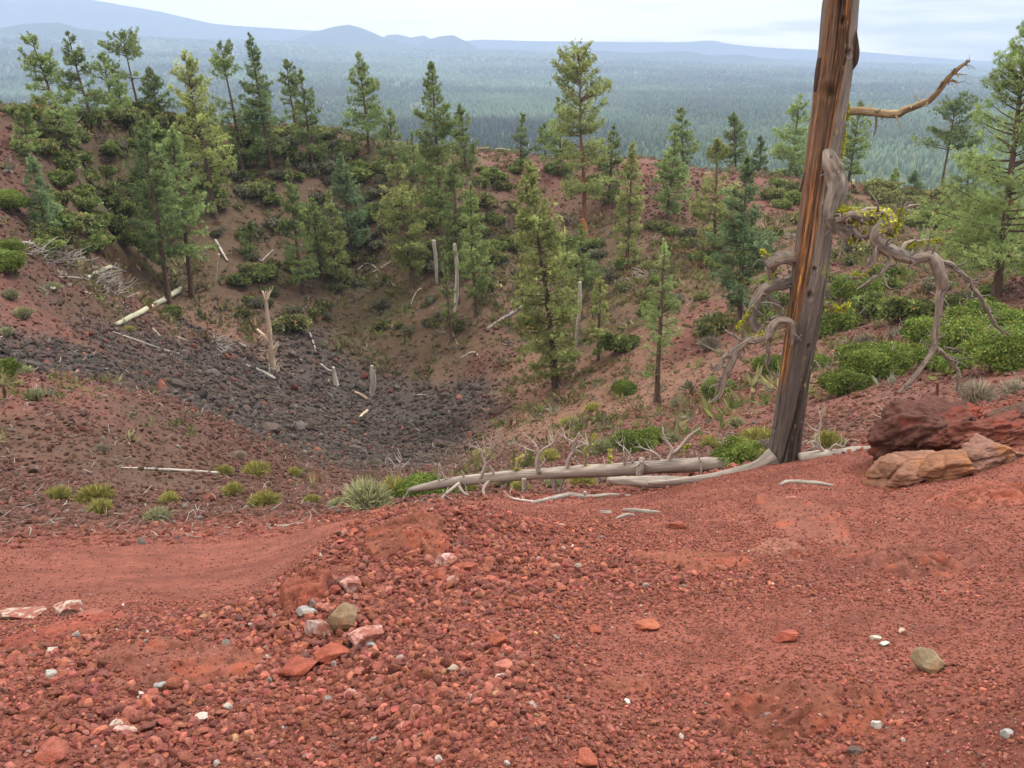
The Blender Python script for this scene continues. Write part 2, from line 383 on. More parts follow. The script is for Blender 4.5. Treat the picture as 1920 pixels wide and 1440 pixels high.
# ------------------------------------------------------------------ the forest on the plain (one far-off mass)
def build_forest():
    P = []
    def ring(r0, r1, spacing, seed):
        g = np.random.default_rng(seed)
        az0 = .74; n = int(az0 * (r1 * r1 - r0 * r0) / spacing ** 2)
        r = np.sqrt(g.uniform(r0 * r0, r1 * r1, n)); a = g.uniform(-az0, az0, n)
        return r * np.sin(a), r * np.cos(a), np.full(n, spacing)
    xs, ys, sp = [np.concatenate(c) for c in zip(ring(300, 700, 10, 1), ring(700, 1500, 9.3, 2), ring(1500, 2600, 13, 3), ring(2600, 4600, 27, 4), ring(4600, 9500, 52, 5))]
    r = np.hypot(xs, ys); az = np.arctan2(xs, ys)
    keep = vnoise(np.stack([xs / 70, ys / 70, xs * 0], -1), 5) > .16
    keep &= ~((np.abs(xs + 0.112 * ys) < 38) & (ys > 520) & (ys < 830))               # the cleared roadside below the rim
    lava = (az > .34) & (r < 610) ; keep &= ~lava
    xs, ys, sp, r = xs[keep], ys[keep], sp[keep], r[keep]
    n = len(xs); z = terrain_smooth(xs, ys)
    g = np.random.default_rng(9)
    h = g.uniform(9, 16, n) * np.where(r > 2600, 1.25, 1) * np.where(g.random(n) < .06, 1.35, 1)
    w = np.clip(sp * .30, 1.9, 18) * g.uniform(.7, 1.2, n)
    rot = g.uniform(0, 6.28, n)
    K = 5
    # two stacked ragged cones: ring of K at the skirt, ring of K half-way, tip
    V = np.zeros((n, 2 * K + 1, 3)); 
    for k in range(K):
        a = rot + k * 2 * math.pi / K
        j = g.uniform(.65, 1.25, n); j2 = g.uniform(.6, 1.3, n)
        V[:, k] = np.stack([xs + w * j * np.cos(a), ys + w * j * np.sin(a), z + h * (.10 + .12 * g.random(n))], -1)
        V[:, K + k] = np.stack([xs + w * .62 * j2 * np.cos(a + .6), ys + w * .62 * j2 * np.sin(a + .6), z + h * (.52 + .16 * g.random(n))], -1)
    V[:, 2 * K] = np.stack([xs, ys, z + h], -1)
    base = (np.arange(n) * (2 * K + 1))[:, None]
    quads = np.concatenate([base + np.array([[k, (k + 1) % K, K + (k + 1) % K, K + k]]) for k in range(K)])
    tris = np.concatenate([base + np.array([[K + k, K + (k + 1) % K, 2 * K]]) for k in range(K)])
    tint = g.normal(0, 1, (n, 1)); cl = (fbm2(xs, ys, 420.0, 4, 77)[:, None]) * 2
    c = np.array([.066, .104, .066]) * np.clip(1 + .08 * tint + 1.3 * cl, .35, 1.9) + np.array([.02, .012, 0]) * np.clip(g.normal(0, 1, (n, 1)), 0, 2)
    c = np.repeat(c, 2 * K + 1, 0)
    me = make_mesh('forest', V.reshape(-1, 3), [quads, tris], c, True)
    m, nt, b = new_mat('far_pines', 1.0, 0.0)
    col = nd(nt, 'ShaderNodeAttribute', attribute_name='Col'); nt.links.new(col.outputs['Color'], b.inputs['Base Color'])
    o = link('forest', me, m); tag(o, 'dense pine forest covering the flat plain beyond the crater rim', 'forest', kind='stuff')
    print('forest trees', n)
build_forest()

# ------------------------------------------------------------------ the air
def build_haze():
    x0, x1, y0, y1, z0, z1 = -12500, 12500, -900, 11600, -170, 880
    v = [(x, y, z) for z in (z0, z1) for (x, y) in ((x0, y0), (x1, y0), (x1, y1), (x0, y1))]
    f = np.array([(3, 2, 1, 0), (4, 5, 6, 7), (0, 1, 5, 4), (1, 2, 6, 5), (2, 3, 7, 6), (3, 0, 4, 7)])
    m = bpy.data.materials.new('haze_air'); m.use_nodes = True; nt = m.node_tree; nt.nodes.clear()
    out = nt.nodes.new('ShaderNodeOutputMaterial'); vol = nt.nodes.new('ShaderNodeVolumePrincipled')
    vol.inputs['Color'].default_value = HAZE_COLOR; vol.inputs['Density'].default_value = HAZE_DENSITY; vol.inputs['Anisotropy'].default_value = 0.0
    nt.links.new(vol.outputs['Volume'], out.inputs['Volume'])
    o = link('haze', make_mesh('haze', v, f), m); tag(o, 'pale blue haze filling the air over the plain', 'haze', kind='stuff')
HAZE_COLOR, HAZE_DENSITY = (.395, .525, .77, 1), 2.0e-4
build_haze()
# ------------------------------------------------------------------ stones
def ico(sub):
    t = (1 + 5 ** .5) / 2
    v = np.array([(-1, t, 0), (1, t, 0), (-1, -t, 0), (1, -t, 0), (0, -1, t), (0, 1, t), (0, -1, -t), (0, 1, -t), (t, 0, -1), (t, 0, 1), (-t, 0, -1), (-t, 0, 1)], float)
    v /= np.linalg.norm(v[0])
    f = np.array([(0, 11, 5), (0, 5, 1), (0, 1, 7), (0, 7, 10), (0, 10, 11), (1, 5, 9), (5, 11, 4), (11, 10, 2), (10, 7, 6), (7, 1, 8), (3, 9, 4), (3, 4, 2), (3, 2, 6), (3, 6, 8), (3, 8, 9), (4, 9, 5), (2, 4, 11), (6, 2, 10), (8, 6, 7), (9, 8, 1)])
    for _ in range(sub):
        vl = [tuple(p) for p in v]; cache = {}; nf = []
        def mid(a, b):
            k = (min(a, b), max(a, b))
            if k not in cache:
                p = (np.array(vl[a]) + np.array(vl[b])); p /= np.linalg.norm(p); cache[k] = len(vl); vl.append(tuple(p))
            return cache[k]
        for a, b, c in f:
            ab, bc, ca = mid(a, b), mid(b, c), mid(c, a)
            nf += [(a, ab, ca), (b, bc, ab), (c, ca, bc), (ab, bc, ca)]
        v, f = np.array(vl), np.array(nf)
    return v, f
ICO = {k: ico(k) for k in (0, 1, 2, 3, 4, 5)}

def rock_shape(sub, seed, planes=11, rough=.05, squash=(1, .8, .6), hlo=.55, hhi=.95):
    g = np.random.default_rng(seed); v, f = ICO[sub]
    n = g.normal(size=(planes, 3)); n /= np.linalg.norm(n, axis=1, keepdims=True); h = g.uniform(hlo, hhi, planes)
    d = v @ n.T; r = np.where(d > .12, h / np.maximum(d, .12), 9).min(1); r = np.minimum(r, 1.12)
    r = r * (1 + rough * 2 * fbm(v * 2.3 + seed, 3, seed))
    return v * r[:, None] * np.array(squash), f

def rand_rot(n, g, tilt=1.0):
    q = g.normal(size=(n, 4)); q[:, 1:3] *= tilt; q /= np.linalg.norm(q, axis=1, keepdims=True)
    w, x, y, z = q.T
    return np.stack([np.stack([1 - 2 * (y * y + z * z), 2 * (x * y - z * w), 2 * (x * z + y * w)], -1), np.stack([2 * (x * y + z * w), 1 - 2 * (x * x + z * z), 2 * (y * z - x * w)], -1), np.stack([2 * (x * z - y * w), 2 * (y * z + x * w), 1 - 2 * (x * x + y * y)], -1)], 1)

def stone_mat():
    m, nt, b = new_mat('cinder_stone', .95, .18); L = nt.links
    col = nd(nt, 'ShaderNodeAttribute', attribute_name='Col'); tc = nd(nt, 'ShaderNodeTexCoord')
    n = nd(nt, 'ShaderNodeTexNoise', i_Scale=70.0, i_Detail=5.0, i_Roughness=.75); L.new(tc.outputs['Object'], n.inputs['Vector'])
    r = nd(nt, 'ShaderNodeMapRange'); r.inputs['From Min'].default_value = .3; r.inputs['From Max'].default_value = .7; r.inputs['To Min'].default_value = .6; r.inputs['To Max'].default_value = 1.35
    L.new(n.outputs['Fac'], r.inputs['Value'])
    vm = nd(nt, 'ShaderNodeVectorMath', operation='SCALE'); L.new(col.outputs['Color'], vm.inputs[0]); L.new(r.outputs['Result'], vm.inputs['Scale']); L.new(vm.outputs['Vector'], b.inputs['Base Color'])
    bp = nd(nt, 'ShaderNodeBump', i_Strength=.6, i_Distance=.006); L.new(n.outputs['Fac'], bp.inputs['Height']); L.new(bp.outputs['Normal'], b.inputs['Normal'])
    return m
STONE = stone_mat()

def scatter_mesh(name, P, S, C, big, seed, tilt=1.0):
    """stones of diameter S at P merged into one heap; BIG: those shaped with more faces"""
    g = np.random.default_rng(seed); V, F, K, off = [], [], [], 0
    for sub, sel in ((1, big), (0, ~big)):
        idx = np.nonzero(sel)[0]
        groups = np.array_split(g.permutation(idx), 14)
        for k, ids in enumerate(groups):
            if not len(ids): continue
            v, f = rock_shape(sub, seed * 100 + k + 50 * sub, squash=(1, g.uniform(.7, 1), g.uniform(.55, .85)))
            R = rand_rot(len(ids), g, tilt)
            W = np.einsum('nij,vj->nvi', R, v) * (S[ids] * .5)[:, None, None] + P[ids][:, None]
            V.append(W.reshape(-1, 3)); F.append((f[None] + (np.arange(len(ids)) * len(v))[:, None, None] + off).reshape(-1, 3)); off += len(ids) * len(v)
            K.append(np.repeat(C[ids], len(v), 0))
    o = link(name, make_mesh(name, np.concatenate(V), np.concatenate(F), np.concatenate(K)), STONE)
    return o

COARSE = [(850,1090,3.3,.30,1.0),(620,1190,2.6,.26,1.0),(300,1330,1.9,.30,.75),(760,1280,2.0,.30,.75),(1150,1090,3.2,.22,.45),(430,1180,2.7,.2,.5),(1000,1010,4.4,.15,.7),(100,1200,2.5,.2,.5),(150,1420,1.55,.25,.5),(1350,1380,1.6,.25,.35),(720,1040,3.9,.16,.9)]
_co = at(np.array([c[0] for c in COARSE]), np.array([c[1] for c in COARSE]), np.array([c[2] for c in COARSE]))
def coarse(x, y):
    az, lr = np.arctan2(x, y), np.log(np.hypot(x, y)); s = np.zeros_like(x)
    for p, c in zip(_co, COARSE):
        d2 = ((az - math.atan2(p[0], p[1])) ** 2 * 1.6 + (lr - math.log(math.hypot(p[0], p[1]))) ** 2) / c[3] ** 2
        s = np.maximum(s, c[4] * np.exp(-d2))
    return np.clip(s + .5 * fbm2(x, y, .6, 3, 21), 0, 1)

def build_rubble():
    g = np.random.default_rng(22); N = 230000
    az = g.uniform(-.72, .72, N); lr = g.uniform(math.log(8.5), math.log(118), N); r = np.exp(lr)
    x, y = r * np.sin(az), r * np.cos(az); Z = ground_zone(x, y)
    patch = .5 + 1.5 * fbm2(x, y, 3.0, 3, 71)
    keep = g.random(N) < np.clip(Z[:, 3] * (.42 + .58 * patch), 0.015, 1)
    x, y, r, Z = x[keep], y[keep], r[keep], Z[keep]; n = len(x)
    s = .0026 * r * g.random(n) ** (-1 / 1.7)
    s = np.minimum(s, (.07 + .006 * r + .17 * smooth(.7, 1.3, Z[:, 3])) * g.uniform(.5, 1.1, n))
    s = np.where(g.random(n) < .02 * smooth(.5, 1.2, Z[:, 3]), s * g.uniform(1.6, 2.6, n), s)
    z = terrain(x, y) + s * g.uniform(-.02, .25, n)
    C = Z[:, :3] * np.exp(g.normal(0, .2, (n, 1))) * (1 + g.normal(0, .06, (n, 3)))
    u = g.random(n)
    k = u < .05; C[k] = np.array([.12, .048, .036]) * np.exp(g.normal(0, .3, (k.sum(), 1)))
    k = (u > .10) & (u < .13); C[k] = np.array([.10, .088, .08]) * np.exp(g.normal(0, .2, (k.sum(), 1)))
    o = scatter_mesh('lava_rubble', np.stack([x, y, z], -1), s, C, s / r > .0062, 6, .6)
    tag(o, 'dark and rusty lava rubble covering the crater floor and its slopes', 'rubble', kind='stuff'); print('rubble', n)
build_rubble()

# ------------------------------------------------------------------ bedrock showing through the cinders, boulders and single stones
def rock_mat(name, scale, stain, bump=.02, lo=.54, hi=.66, k2=.22):
    m, nt, b = new_mat(name, .92, .2); L = nt.links
    col = nd(nt, 'ShaderNodeAttribute', attribute_name='Col'); tc = nd(nt, 'ShaderNodeTexCoord')
    n = nd(nt, 'ShaderNodeTexNoise', i_Scale=scale, i_Detail=9.0, i_Roughness=.72); L.new(tc.outputs['Object'], n.inputs['Vector'])
    n2 = nd(nt, 'ShaderNodeTexNoise', i_Scale=scale * k2, i_Detail=5.0, i_Roughness=.6); L.new(tc.outputs['Object'], n2.inputs['Vector'])
    r = nd(nt, 'ShaderNodeMapRange'); r.inputs['From Min'].default_value = .3; r.inputs['From Max'].default_value = .7; r.inputs['To Min'].default_value = .6; r.inputs['To Max'].default_value = 1.35
    L.new(n.outputs['Fac'], r.inputs['Value'])
    vm = nd(nt, 'ShaderNodeVectorMath', operation='SCALE'); L.new(col.outputs['Color'], vm.inputs[0]); L.new(r.outputs['Result'], vm.inputs['Scale'])
    st = nd(nt, 'ShaderNodeMapRange'); st.inputs['From Min'].default_value = lo; st.inputs['From Max'].default_value = hi; L.new(n2.outputs['Fac'], st.inputs['Value'])
    mx = nd(nt, 'ShaderNodeMixRGB'); mx.inputs['Color2'].default_value = (*stain, 1); L.new(st.outputs['Result'], mx.inputs['Fac']); L.new(vm.outputs['Vector'], mx.inputs['Color1'])
    L.new(mx.outputs['Color'], b.inputs['Base Color'])
    bp = nd(nt, 'ShaderNodeBump', i_Strength=.9, i_Distance=bump); L.new(n.outputs['Fac'], bp.inputs['Height']); L.new(bp.outputs['Normal'], b.inputs['Normal'])
    return m
RM_RED = rock_mat('red_bedrock', 26.0, (.26, .075, .045))
RM_TAN = rock_mat('tan_boulder', 14.0, (.23, .105, .045))
RM_LAVA = rock_mat('red_black_lava', 16.0, (.20, .045, .03), .05)
RM_WHITE = rock_mat('lichen_crust_stone', 60.0, (.20, .075, .058), .006, .42, .54, .45)
RM_GREY = rock_mat('grey_stone', 40.0, (.24, .18, .12), .005)

def unit3(v): return v / np.linalg.norm(v, axis=-1, keepdims=True)

def big_rock(name, u, v, wpx, hpx, dpx, seed, mat, colr, label, cat, group=None, sub=4, bury=.35, rough=.22, ridge=0.0, y0=1.0, rot=None, planes=9, freq=1.8, tilt=0.0, lie=.9, cells=0, crack=0.0, patch=None):
    """one rock whose visible outline is about WPX x HPX photograph pixels, DPX deep; its foot is where the sight line meets the ground"""
    p = ground_hit(u, v, y0); dist = np.linalg.norm(p); m = dist / FPX
    a, d, h = wpx * m / 2, dpx * m / 2, hpx * m
    vv, f = rock_shape(sub, seed, planes, 0.0, (1, 1, 1), *((.58, .86) if name == 'stone' else (.55, .95)))
    if name == 'stone': vv = vv * 1.1
    n = vv / np.linalg.norm(vv, axis=1, keepdims=True)
    k = 1 + rough * 2 * fbm(n * freq + seed * 3.1, 5, seed, .6)
    if ridge: k = k * (1 - ridge * np.abs(fbm(n * np.array([3, 3, 8]) + seed, 4, seed + 9)) * 2)
    if cells:
        gc = np.random.default_rng(seed + 77); q = unit3(gc.normal(size=(cells, 3))) * gc.uniform(.8, 1.15, (cells, 1)); D = np.sort(((n[:, None] * 1.0 + .10 * fbm(n * 4, 3, seed)[:, None, None] - q[None]) ** 2).sum(-1) ** .5, axis=1)
        k = k * (1 + crack * (np.clip((D[:, 1] - D[:, 0]) / .16, 0, 1) - 1)) * (1 - .35 * D[:, 0] * crack * 4 / max(1, cells ** .25))
    vv = vv * k[:, None] * np.array([a, d, h * .5])
    g = np.random.default_rng(seed); ang = g.uniform(-.35, .35) if rot is None else rot
    ca, sa = math.cos(ang), math.sin(ang); ct, st = math.cos(tilt), math.sin(tilt)
    x, y, z = vv[:, 0], vv[:, 1], vv[:, 2]
    x, z = x * ct - z * st, x * st + z * ct
    vv = np.stack([x * ca - y * sa, x * sa + y * ca, z], -1)
    c = np.array(colr) * (1 + .5 * fbm(n * 2.2 + seed, 3, seed + 4))[:, None]
    me = make_mesh(name, vv, f, c, sub >= 4 and name != 'stone')
    e = max(.04, a); gx = (terrain_smooth(p[0] + e, p[1])[0] - terrain_smooth(p[0] - e, p[1])[0]) / (2 * e); gy = (terrain_smooth(p[0], p[1] + e)[0] - terrain_smooth(p[0], p[1] - e)[0]) / (2 * e)
    o = link(name, me, mat, loc=(p[0], p[1], p[2] + h * (.5 - bury)))
    if lie:
        o.rotation_mode = 'QUATERNION'; o.rotation_quaternion = Vector((0, 0, 1)).rotation_difference(Vector((-gx * lie, -gy * lie, 1)).normalized())
    tag(o, label, cat, group); return o

BEDS = []
def bed_mask(X, Y, seed):
    r2 = X ** 2 + Y ** 2
    return .9 - 2.7 * r2 + 2.3 * fbm(np.stack([X * 2.6 + seed, Y * 2.6, X * 0], -1), 5, seed, .6) - 2.5 * smooth(.62, .95, np.sqrt(r2))
def bed_z(x, y, mask, h, fold, seed):
    w = fbm(np.stack([x * 3, y * 3, x * 0 + seed], -1), 2, seed + 8)
    rid = 1 - np.abs(fbm(np.stack([(x + w) * 6.0, (y + w * .6) * 10.0, x * 0 + seed], -1), 4, seed + 2, .55)) * 4.2
    z = terrain(x, y) + h * (np.clip(mask, -.6, .5) - .20) + h * .75 * fold * (rid - .62) * np.clip(mask + .3, 0, 1) + .022 * fbm(np.stack([x * 26, y * 26, x * 0], -1), 3, seed + 5)
    return np.where(mask < -.25, np.minimum(z, terrain(x, y) - .03), z)
def bedrock_height(x, y):
    out = np.full(len(x), -1e3)
    for (px, py, c, s_, a, d, h, fold, seed) in BEDS:
        X = ((x - px) * c + (y - py) * s_) / a; Y = (-(x - px) * s_ + (y - py) * c) / d; k = np.nonzero((np.abs(X) < 1) & (np.abs(Y) < 1))[0]
        if not len(k): continue
        mask = bed_mask(X[k], Y[k], seed)
        out[k] = np.maximum(out[k], bed_z(x[k], y[k], mask, h, fold, seed))
    return out
def bedrock(u, v, wpx, dpx, h, seed, colr, label, rot=0.0, fold=1.0):
    """solid rock emerging from the cinders: a draped sheet whose lumps rise through the ground with an irregular edge; DPX: depth as seen"""
    p = ground_hit(u, v); q = ground_hit(u, v - dpx / 2); q2 = ground_hit(u, min(v + dpx / 2, 1439)); m = np.linalg.norm(p) / FPX
    a, d = wpx * m * .74, max(np.hypot(*(q - q2)[:2]) * .74, .06)
    nx, ny = 150, 110; X, Y = np.meshgrid(np.linspace(-1, 1, nx), np.linspace(-1, 1, ny)); X, Y = X.ravel(), Y.ravel()
    mask = bed_mask(X, Y, seed)
    c, s_ = math.cos(rot), math.sin(rot); wx, wy = X * a, Y * d
    x = p[0] + wx * c - wy * s_; y = p[1] + wx * s_ + wy * c
    z = bed_z(x, y, mask, h, fold, seed)
    BEDS.append((p[0], p[1], c, s_, a, d, h, fold, seed))
    i = np.arange(nx * ny).reshape(ny, nx); f = np.stack([i[:-1, :-1].ravel(), i[:-1, 1:].ravel(), i[1:, 1:].ravel(), i[1:, :-1].ravel()], -1)
    col = np.array(colr) * (1 + .7 * fbm(np.stack([x * 3, y * 3, X * 0], -1), 4, seed + 4))[:, None]
    me = make_mesh('bedrock_outcrop', np.stack([x, y, z], -1) - p, f, col, True); o = link('bedrock_outcrop', me, RM_RED, loc=tuple(p)); tag(o, label, 'bedrock'); return o

PINK, ORNG, BR = (.172, .066, .048), (.172, .063, .042), big_rock
bedrock(340, 1238, 360, 120, .07, 301, PINK, 'broad pinkish slab of bedrock with low rounded folds, left of the heap of cinders')
bedrock(1500, 1335, 330, 150, .06, 302, ORNG, 'broad orange red bedrock hump at the bottom, below the pointed tan stone', .2)
bedrock(1500, 975, 170, 130, .10, 303, PINK, 'long smooth pale red slab half buried below the foot of the dead trunk', -.25, .4)
bedrock(1468, 1032, 110, 40, .07, 304, (.25, .115, .085), 'small rounded grey pink ledge at the near end of the long smooth slab')
bedrock(1680, 1045, 180, 80, .09, 305, PINK, 'lumpy pink bedrock patch on the red slope below the tan boulder')
bedrock(760, 1000, 190, 70, .13, 306, ORNG, 'rounded red ledge capping the crest of the cinder heap', .2, .6)
bedrock(575, 1105, 120, 90, .12, 307, (.21, .07, .048), 'crumbling red ledge on the side of the cinder heap, above the white stones')
bedrock(1290, 1050, 260, 40, .06, 308, ORNG, 'low orange crust of bedrock crossing the middle of the red slope')
bedrock(1180, 1290, 150, 60, .03, 309, ORNG, 'faint flat orange bedrock patch between cinders at the bottom middle')
bedrock(1830, 930, 200, 60, .08, 320, (.24, .085, .06), 'reddish ledge on the slope below the ochre boulder near the right border')
bedrock(110, 1180, 220, 40, .05, 321, (.21, .062, .045), 'low red ledge under the white crusted rocks at the left end')
def build_gravel():
    g = np.random.default_rng(21); N = 360000
    az = g.uniform(-1.2, 1.2, N); lr = g.uniform(math.log(1.0), math.log(11.5), N); r = np.exp(lr)
    x, y = r * np.sin(az), r * np.cos(az); co = coarse(x, y)
    s = .0027 * r * g.random(N) ** (-1 / 1.5)
    cap = (.0145 + .056 * co + .006 * (r > 3)) * g.uniform(.55, 1.0, N)
    smooth_fan = np.clip((np.exp(-((az + .45) / .22) ** 2) * np.exp(-((lr - 1.85) / .38) ** 2)) * 1.6, 0, 1)
    keep = g.random(N) < (.58 + .42 * co) * (1 - .85 * smooth_fan)
    s = np.minimum(s, cap)
    bz = bedrock_height(x, y); on = bz > terrain(x, y) + .004; keep &= ~(on & ((g.random(N) > .30) | (s > .022)))
    x, y, r, s, co, bz = x[keep], y[keep], r[keep], s[keep], co[keep], bz[keep]; n = len(x)
    z = np.maximum(terrain(x, y), bz) + s * g.uniform(.0, .28, n)
    C = np.array([.170, .059, .0435]) * np.exp(g.normal(0, .27, (n, 1))) * (1 + g.normal(0, .07, (n, 3)))
    u = g.random(n)
    def put(lo, hi, c, var=.2):
        k = (u >= lo) & (u < hi); C[k] = np.array(c) * np.exp(g.normal(0, var, (k.sum(), 1)))
    put(0, .10, (.225, .082, .052)); put(.10, .20, (.125, .048, .040)); put(.20, .28, (.215, .088, .070)); put(.28, .286, (.185, .165, .15)); put(.292, .2955, (.30, .27, .245)); put(.299, .302, (.28, .17, .09)); put(.305, .315, (.10, .05, .045))
    o = scatter_mesh('cinder_gravel', np.stack([x, y, z], -1), s, C, s / r > .0075, 5)
    tag(o, 'loose red cinder gravel with grey and white chips on the crater rim', 'gravel', kind='stuff'); print('gravel', n)
build_gravel()

BR('boulder', 1690, 898, 138, 82, 130, 310, RM_TAN, (.190, .100, .068), 'big cracked tan boulder half buried near the foot of the dead trunk', 'boulder', bury=.30, rough=.14, sub=5, ridge=.06, planes=9, cells=8, crack=.16, patch=(.17, .11, .085))
BR('lava_outcrop', 1735, 840, 170, 118, 170, 311, RM_LAVA, (.095, .042, .034), 'jagged dark red lava block crusted with grey lichen, under the hanging dead branch', 'lava outcrop', bury=.26, rough=.28, sub=5, ridge=.12, freq=3.4, cells=60, crack=.09, patch=(.14, .13, .115))
BR('lava_outcrop', 1840, 832, 200, 80, 170, 312, RM_LAVA, (.140, .050, .036), 'long rough red lava ledge running back from the lichen crusted block', 'lava outcrop', bury=.32, rough=.28, sub=5, ridge=.12, freq=3.4, cells=60, crack=.09)
BR('boulder', 1842, 862, 120, 70, 120, 313, RM_TAN, (.17, .095, .075), 'grey tan knobbly boulder in front of the long red lava ledge', 'boulder', bury=.35, rough=.18, sub=5, ridge=.06, cells=20, crack=.12, patch=(.15, .125, .10))
BR('boulder', 1905, 792, 80, 56, 80, 314, RM_LAVA, (.105, .06, .046), 'dark lichen spotted boulder at the edge behind the red lava ledge', 'boulder', bury=.3, rough=.2, sub=4, ridge=.1, cells=20, crack=.1, patch=(.16, .15, .135))
BR('boulder', 1780, 886, 110, 56, 110, 315, RM_TAN, (.195, .095, .058), 'ochre boulder beside the cracked tan boulder', 'boulder', bury=.38, rough=.18, sub=5, ridge=.06, cells=12, crack=.12)
W_, G_, T_ = (.30, .24, .225), (.21, .21, .21), (.20, .145, .09)
for (u, v, w, h, d, mat, c, lab) in [
    (646, 1176, 54, 50, 44, RM_TAN, T_, 'blocky tan stone standing between two white crusted stones'),
    (601, 1190, 46, 42, 36, RM_WHITE, W_, 'tilted white and pink stone touching the blocky tan stone'),
    (686, 1202, 74, 40, 70, RM_WHITE, (.38, .22, .20), 'flat pink slab dusted white, just below the blocky tan stone'),
    (657, 1104, 46, 32, 36, RM_WHITE, (.36, .22, .20), 'white topped red stone on the side of the cinder heap'),
    (840, 1062, 50, 28, 40, RM_WHITE, (.40, .26, .24), 'pale pink stone with white crust near the crest of the cinder heap'),
    (872, 1070, 52, 22, 40, RM_RED, (.22, .065, .045), 'flat wedge of red rock under the pale pink crusted stone'),
    (848, 1096, 28, 24, 22, RM_WHITE, (.36, .27, .25), 'small whitish stone below the flat wedge of red rock'),
    (822, 1085, 36, 26, 30, RM_RED, (.24, .075, .05), 'plain red angular stone left of the small whitish stone'),
    (572, 1152, 36, 18, 26, RM_GREY, G_, 'flat pale grey stone left of the white and pink tilted stone'),
    (590, 1140, 22, 24, 20, RM_GREY, (.12, .12, .11), 'small dark grey stone standing beside the flat pale grey one'),
    (698, 1216, 22, 14, 18, RM_GREY, (.20, .22, .22), 'little grey stone leaning on the flat pink slab'),
    (622, 1236, 66, 34, 56, RM_RED, (.25, .070, .045), 'large smooth red stone below the white crusted stones'),
    (560, 1262, 60, 36, 50, RM_RED, (.23, .065, .045), 'red angular stone left of the large smooth red stone'),
    (1742, 1256, 50, 46, 44, RM_TAN, (.22, .175, .115), 'pointed tan stone alone on the fine red cinders'),
    (134, 1150, 58, 24, 40, RM_WHITE, (.36, .32, .27), 'white lichen crusted rock lying apart at the left end of the slope'),
    (34, 1156, 100, 20, 60, RM_WHITE, (.36, .32, .27), 'long grey white lichen crusted ledge cut by the left border'),
    (172, 1158, 44, 20, 36, RM_RED, (.20, .075, .06), 'low red stone beside the apart white crusted rock'),
    (940, 1258, 40, 26, 30, RM_RED, (.33, .13, .10), 'smooth pinkish stone in the middle of the near cinders'),
    (938, 1272, 22, 14, 16, RM_WHITE, (.44, .44, .45), 'bright white chip just below the smooth pinkish stone'),
    (104, 1418, 50, 34, 44, RM_RED, (.28, .095, .07), 'rounded red stone near the bottom at the left end'),
    (888, 1312, 18, 16, 14, RM_GREY, (.28, .29, .27), 'small pale grey chip below the white chip'),
    (850, 1258, 20, 16, 16, RM_GREY, (.33, .27, .22), 'small tan grey stone left of the smooth pinkish stone'),
    (237, 1376, 32, 18, 22, RM_WHITE, (.40, .32, .29), 'white and pink pebble, larger of a touching pair'),
    (222, 1366, 20, 18, 16, RM_WHITE, (.40, .37, .32), 'white pebble, smaller of a touching pair'),
    (304, 1290, 28, 16, 20, RM_GREY, (.20, .22, .23), 'slate grey stone at the lower edge of the broad pinkish slab'),
    (98, 1270, 20, 18, 16, RM_GREY, (.27, .28, .27), 'pale grey stone left of the broad pinkish slab'),
    (658, 1306, 26, 20, 20, RM_WHITE, (.40, .30, .28), 'white topped pink pebble under the large smooth red stone'),
    (1692, 1189, 20, 12, 14, RM_WHITE, (.46, .43, .35), 'cream white flake upper right of the pair of flat grey chips'),
    (1656, 1210, 18, 10, 14, RM_GREY, (.36, .38, .36), 'flat pale grey chip, lower of a pair on the fine cinders'),
    (1640, 1198, 18, 9, 14, RM_GREY, (.34, .33, .29), 'flat pale grey chip, upper of a pair on the fine cinders'),
    (1440, 1350, 26, 20, 20, RM_GREY, (.15, .11, .11), 'purple grey stone on the orange bedrock hump'),
    (1496, 1293, 14, 12, 10, RM_WHITE, (.45, .43, .39), 'tiny white chip on top of the orange bedrock hump'),
    (1643, 1368, 16, 20, 12, RM_GREY, (.34, .34, .32), 'upright pale grey chip at the right end of the orange hump'),
    (1888, 1380, 20, 18, 16, RM_GREY, (.26, .27, .27), 'grey pebble near the bottom right corner'),
    (1600, 1412, 24, 18, 20, RM_GREY, (.08, .06, .055), 'near black cinder lump near the bottom, right of the hump'),
    (1210, 1178, 40, 20, 34, RM_RED, (.30, .10, .06), 'orange red lump in the middle of the fine cinders'),
    (1476, 1200, 44, 24, 36, RM_RED, (.30, .085, .06), 'flat bright red stone above the orange bedrock hump'),
    (1100, 1428, 44, 28, 40, RM_RED, (.28, .085, .055), 'rounded orange red stone cut by the bottom border'),
    (1480, 940, 30, 14, 26, RM_RED, (.26, .11, .09), 'small pink stone between the grey stick and the long smooth slab'),
    (1270, 990, 36, 20, 30, RM_RED, (.20, .07, .045), 'dull red stone right of the split grey wood pieces'),
    (930, 1210, 36, 26, 34, RM_RED, (.25, .075, .045), 'dull orange stone above the smooth pinkish stone'),
    (1115, 1185, 30, 20, 26, RM_RED, (.28, .09, .055), 'small orange stone left of the orange red lump'),
]:
    BR('stone', u, v, w, h, d, 400 + int(u * 3 + v) % 997, mat, c, lab, 'stone', None, 4 if w > 40 else 3, .20, .10, 0.0, planes=17)
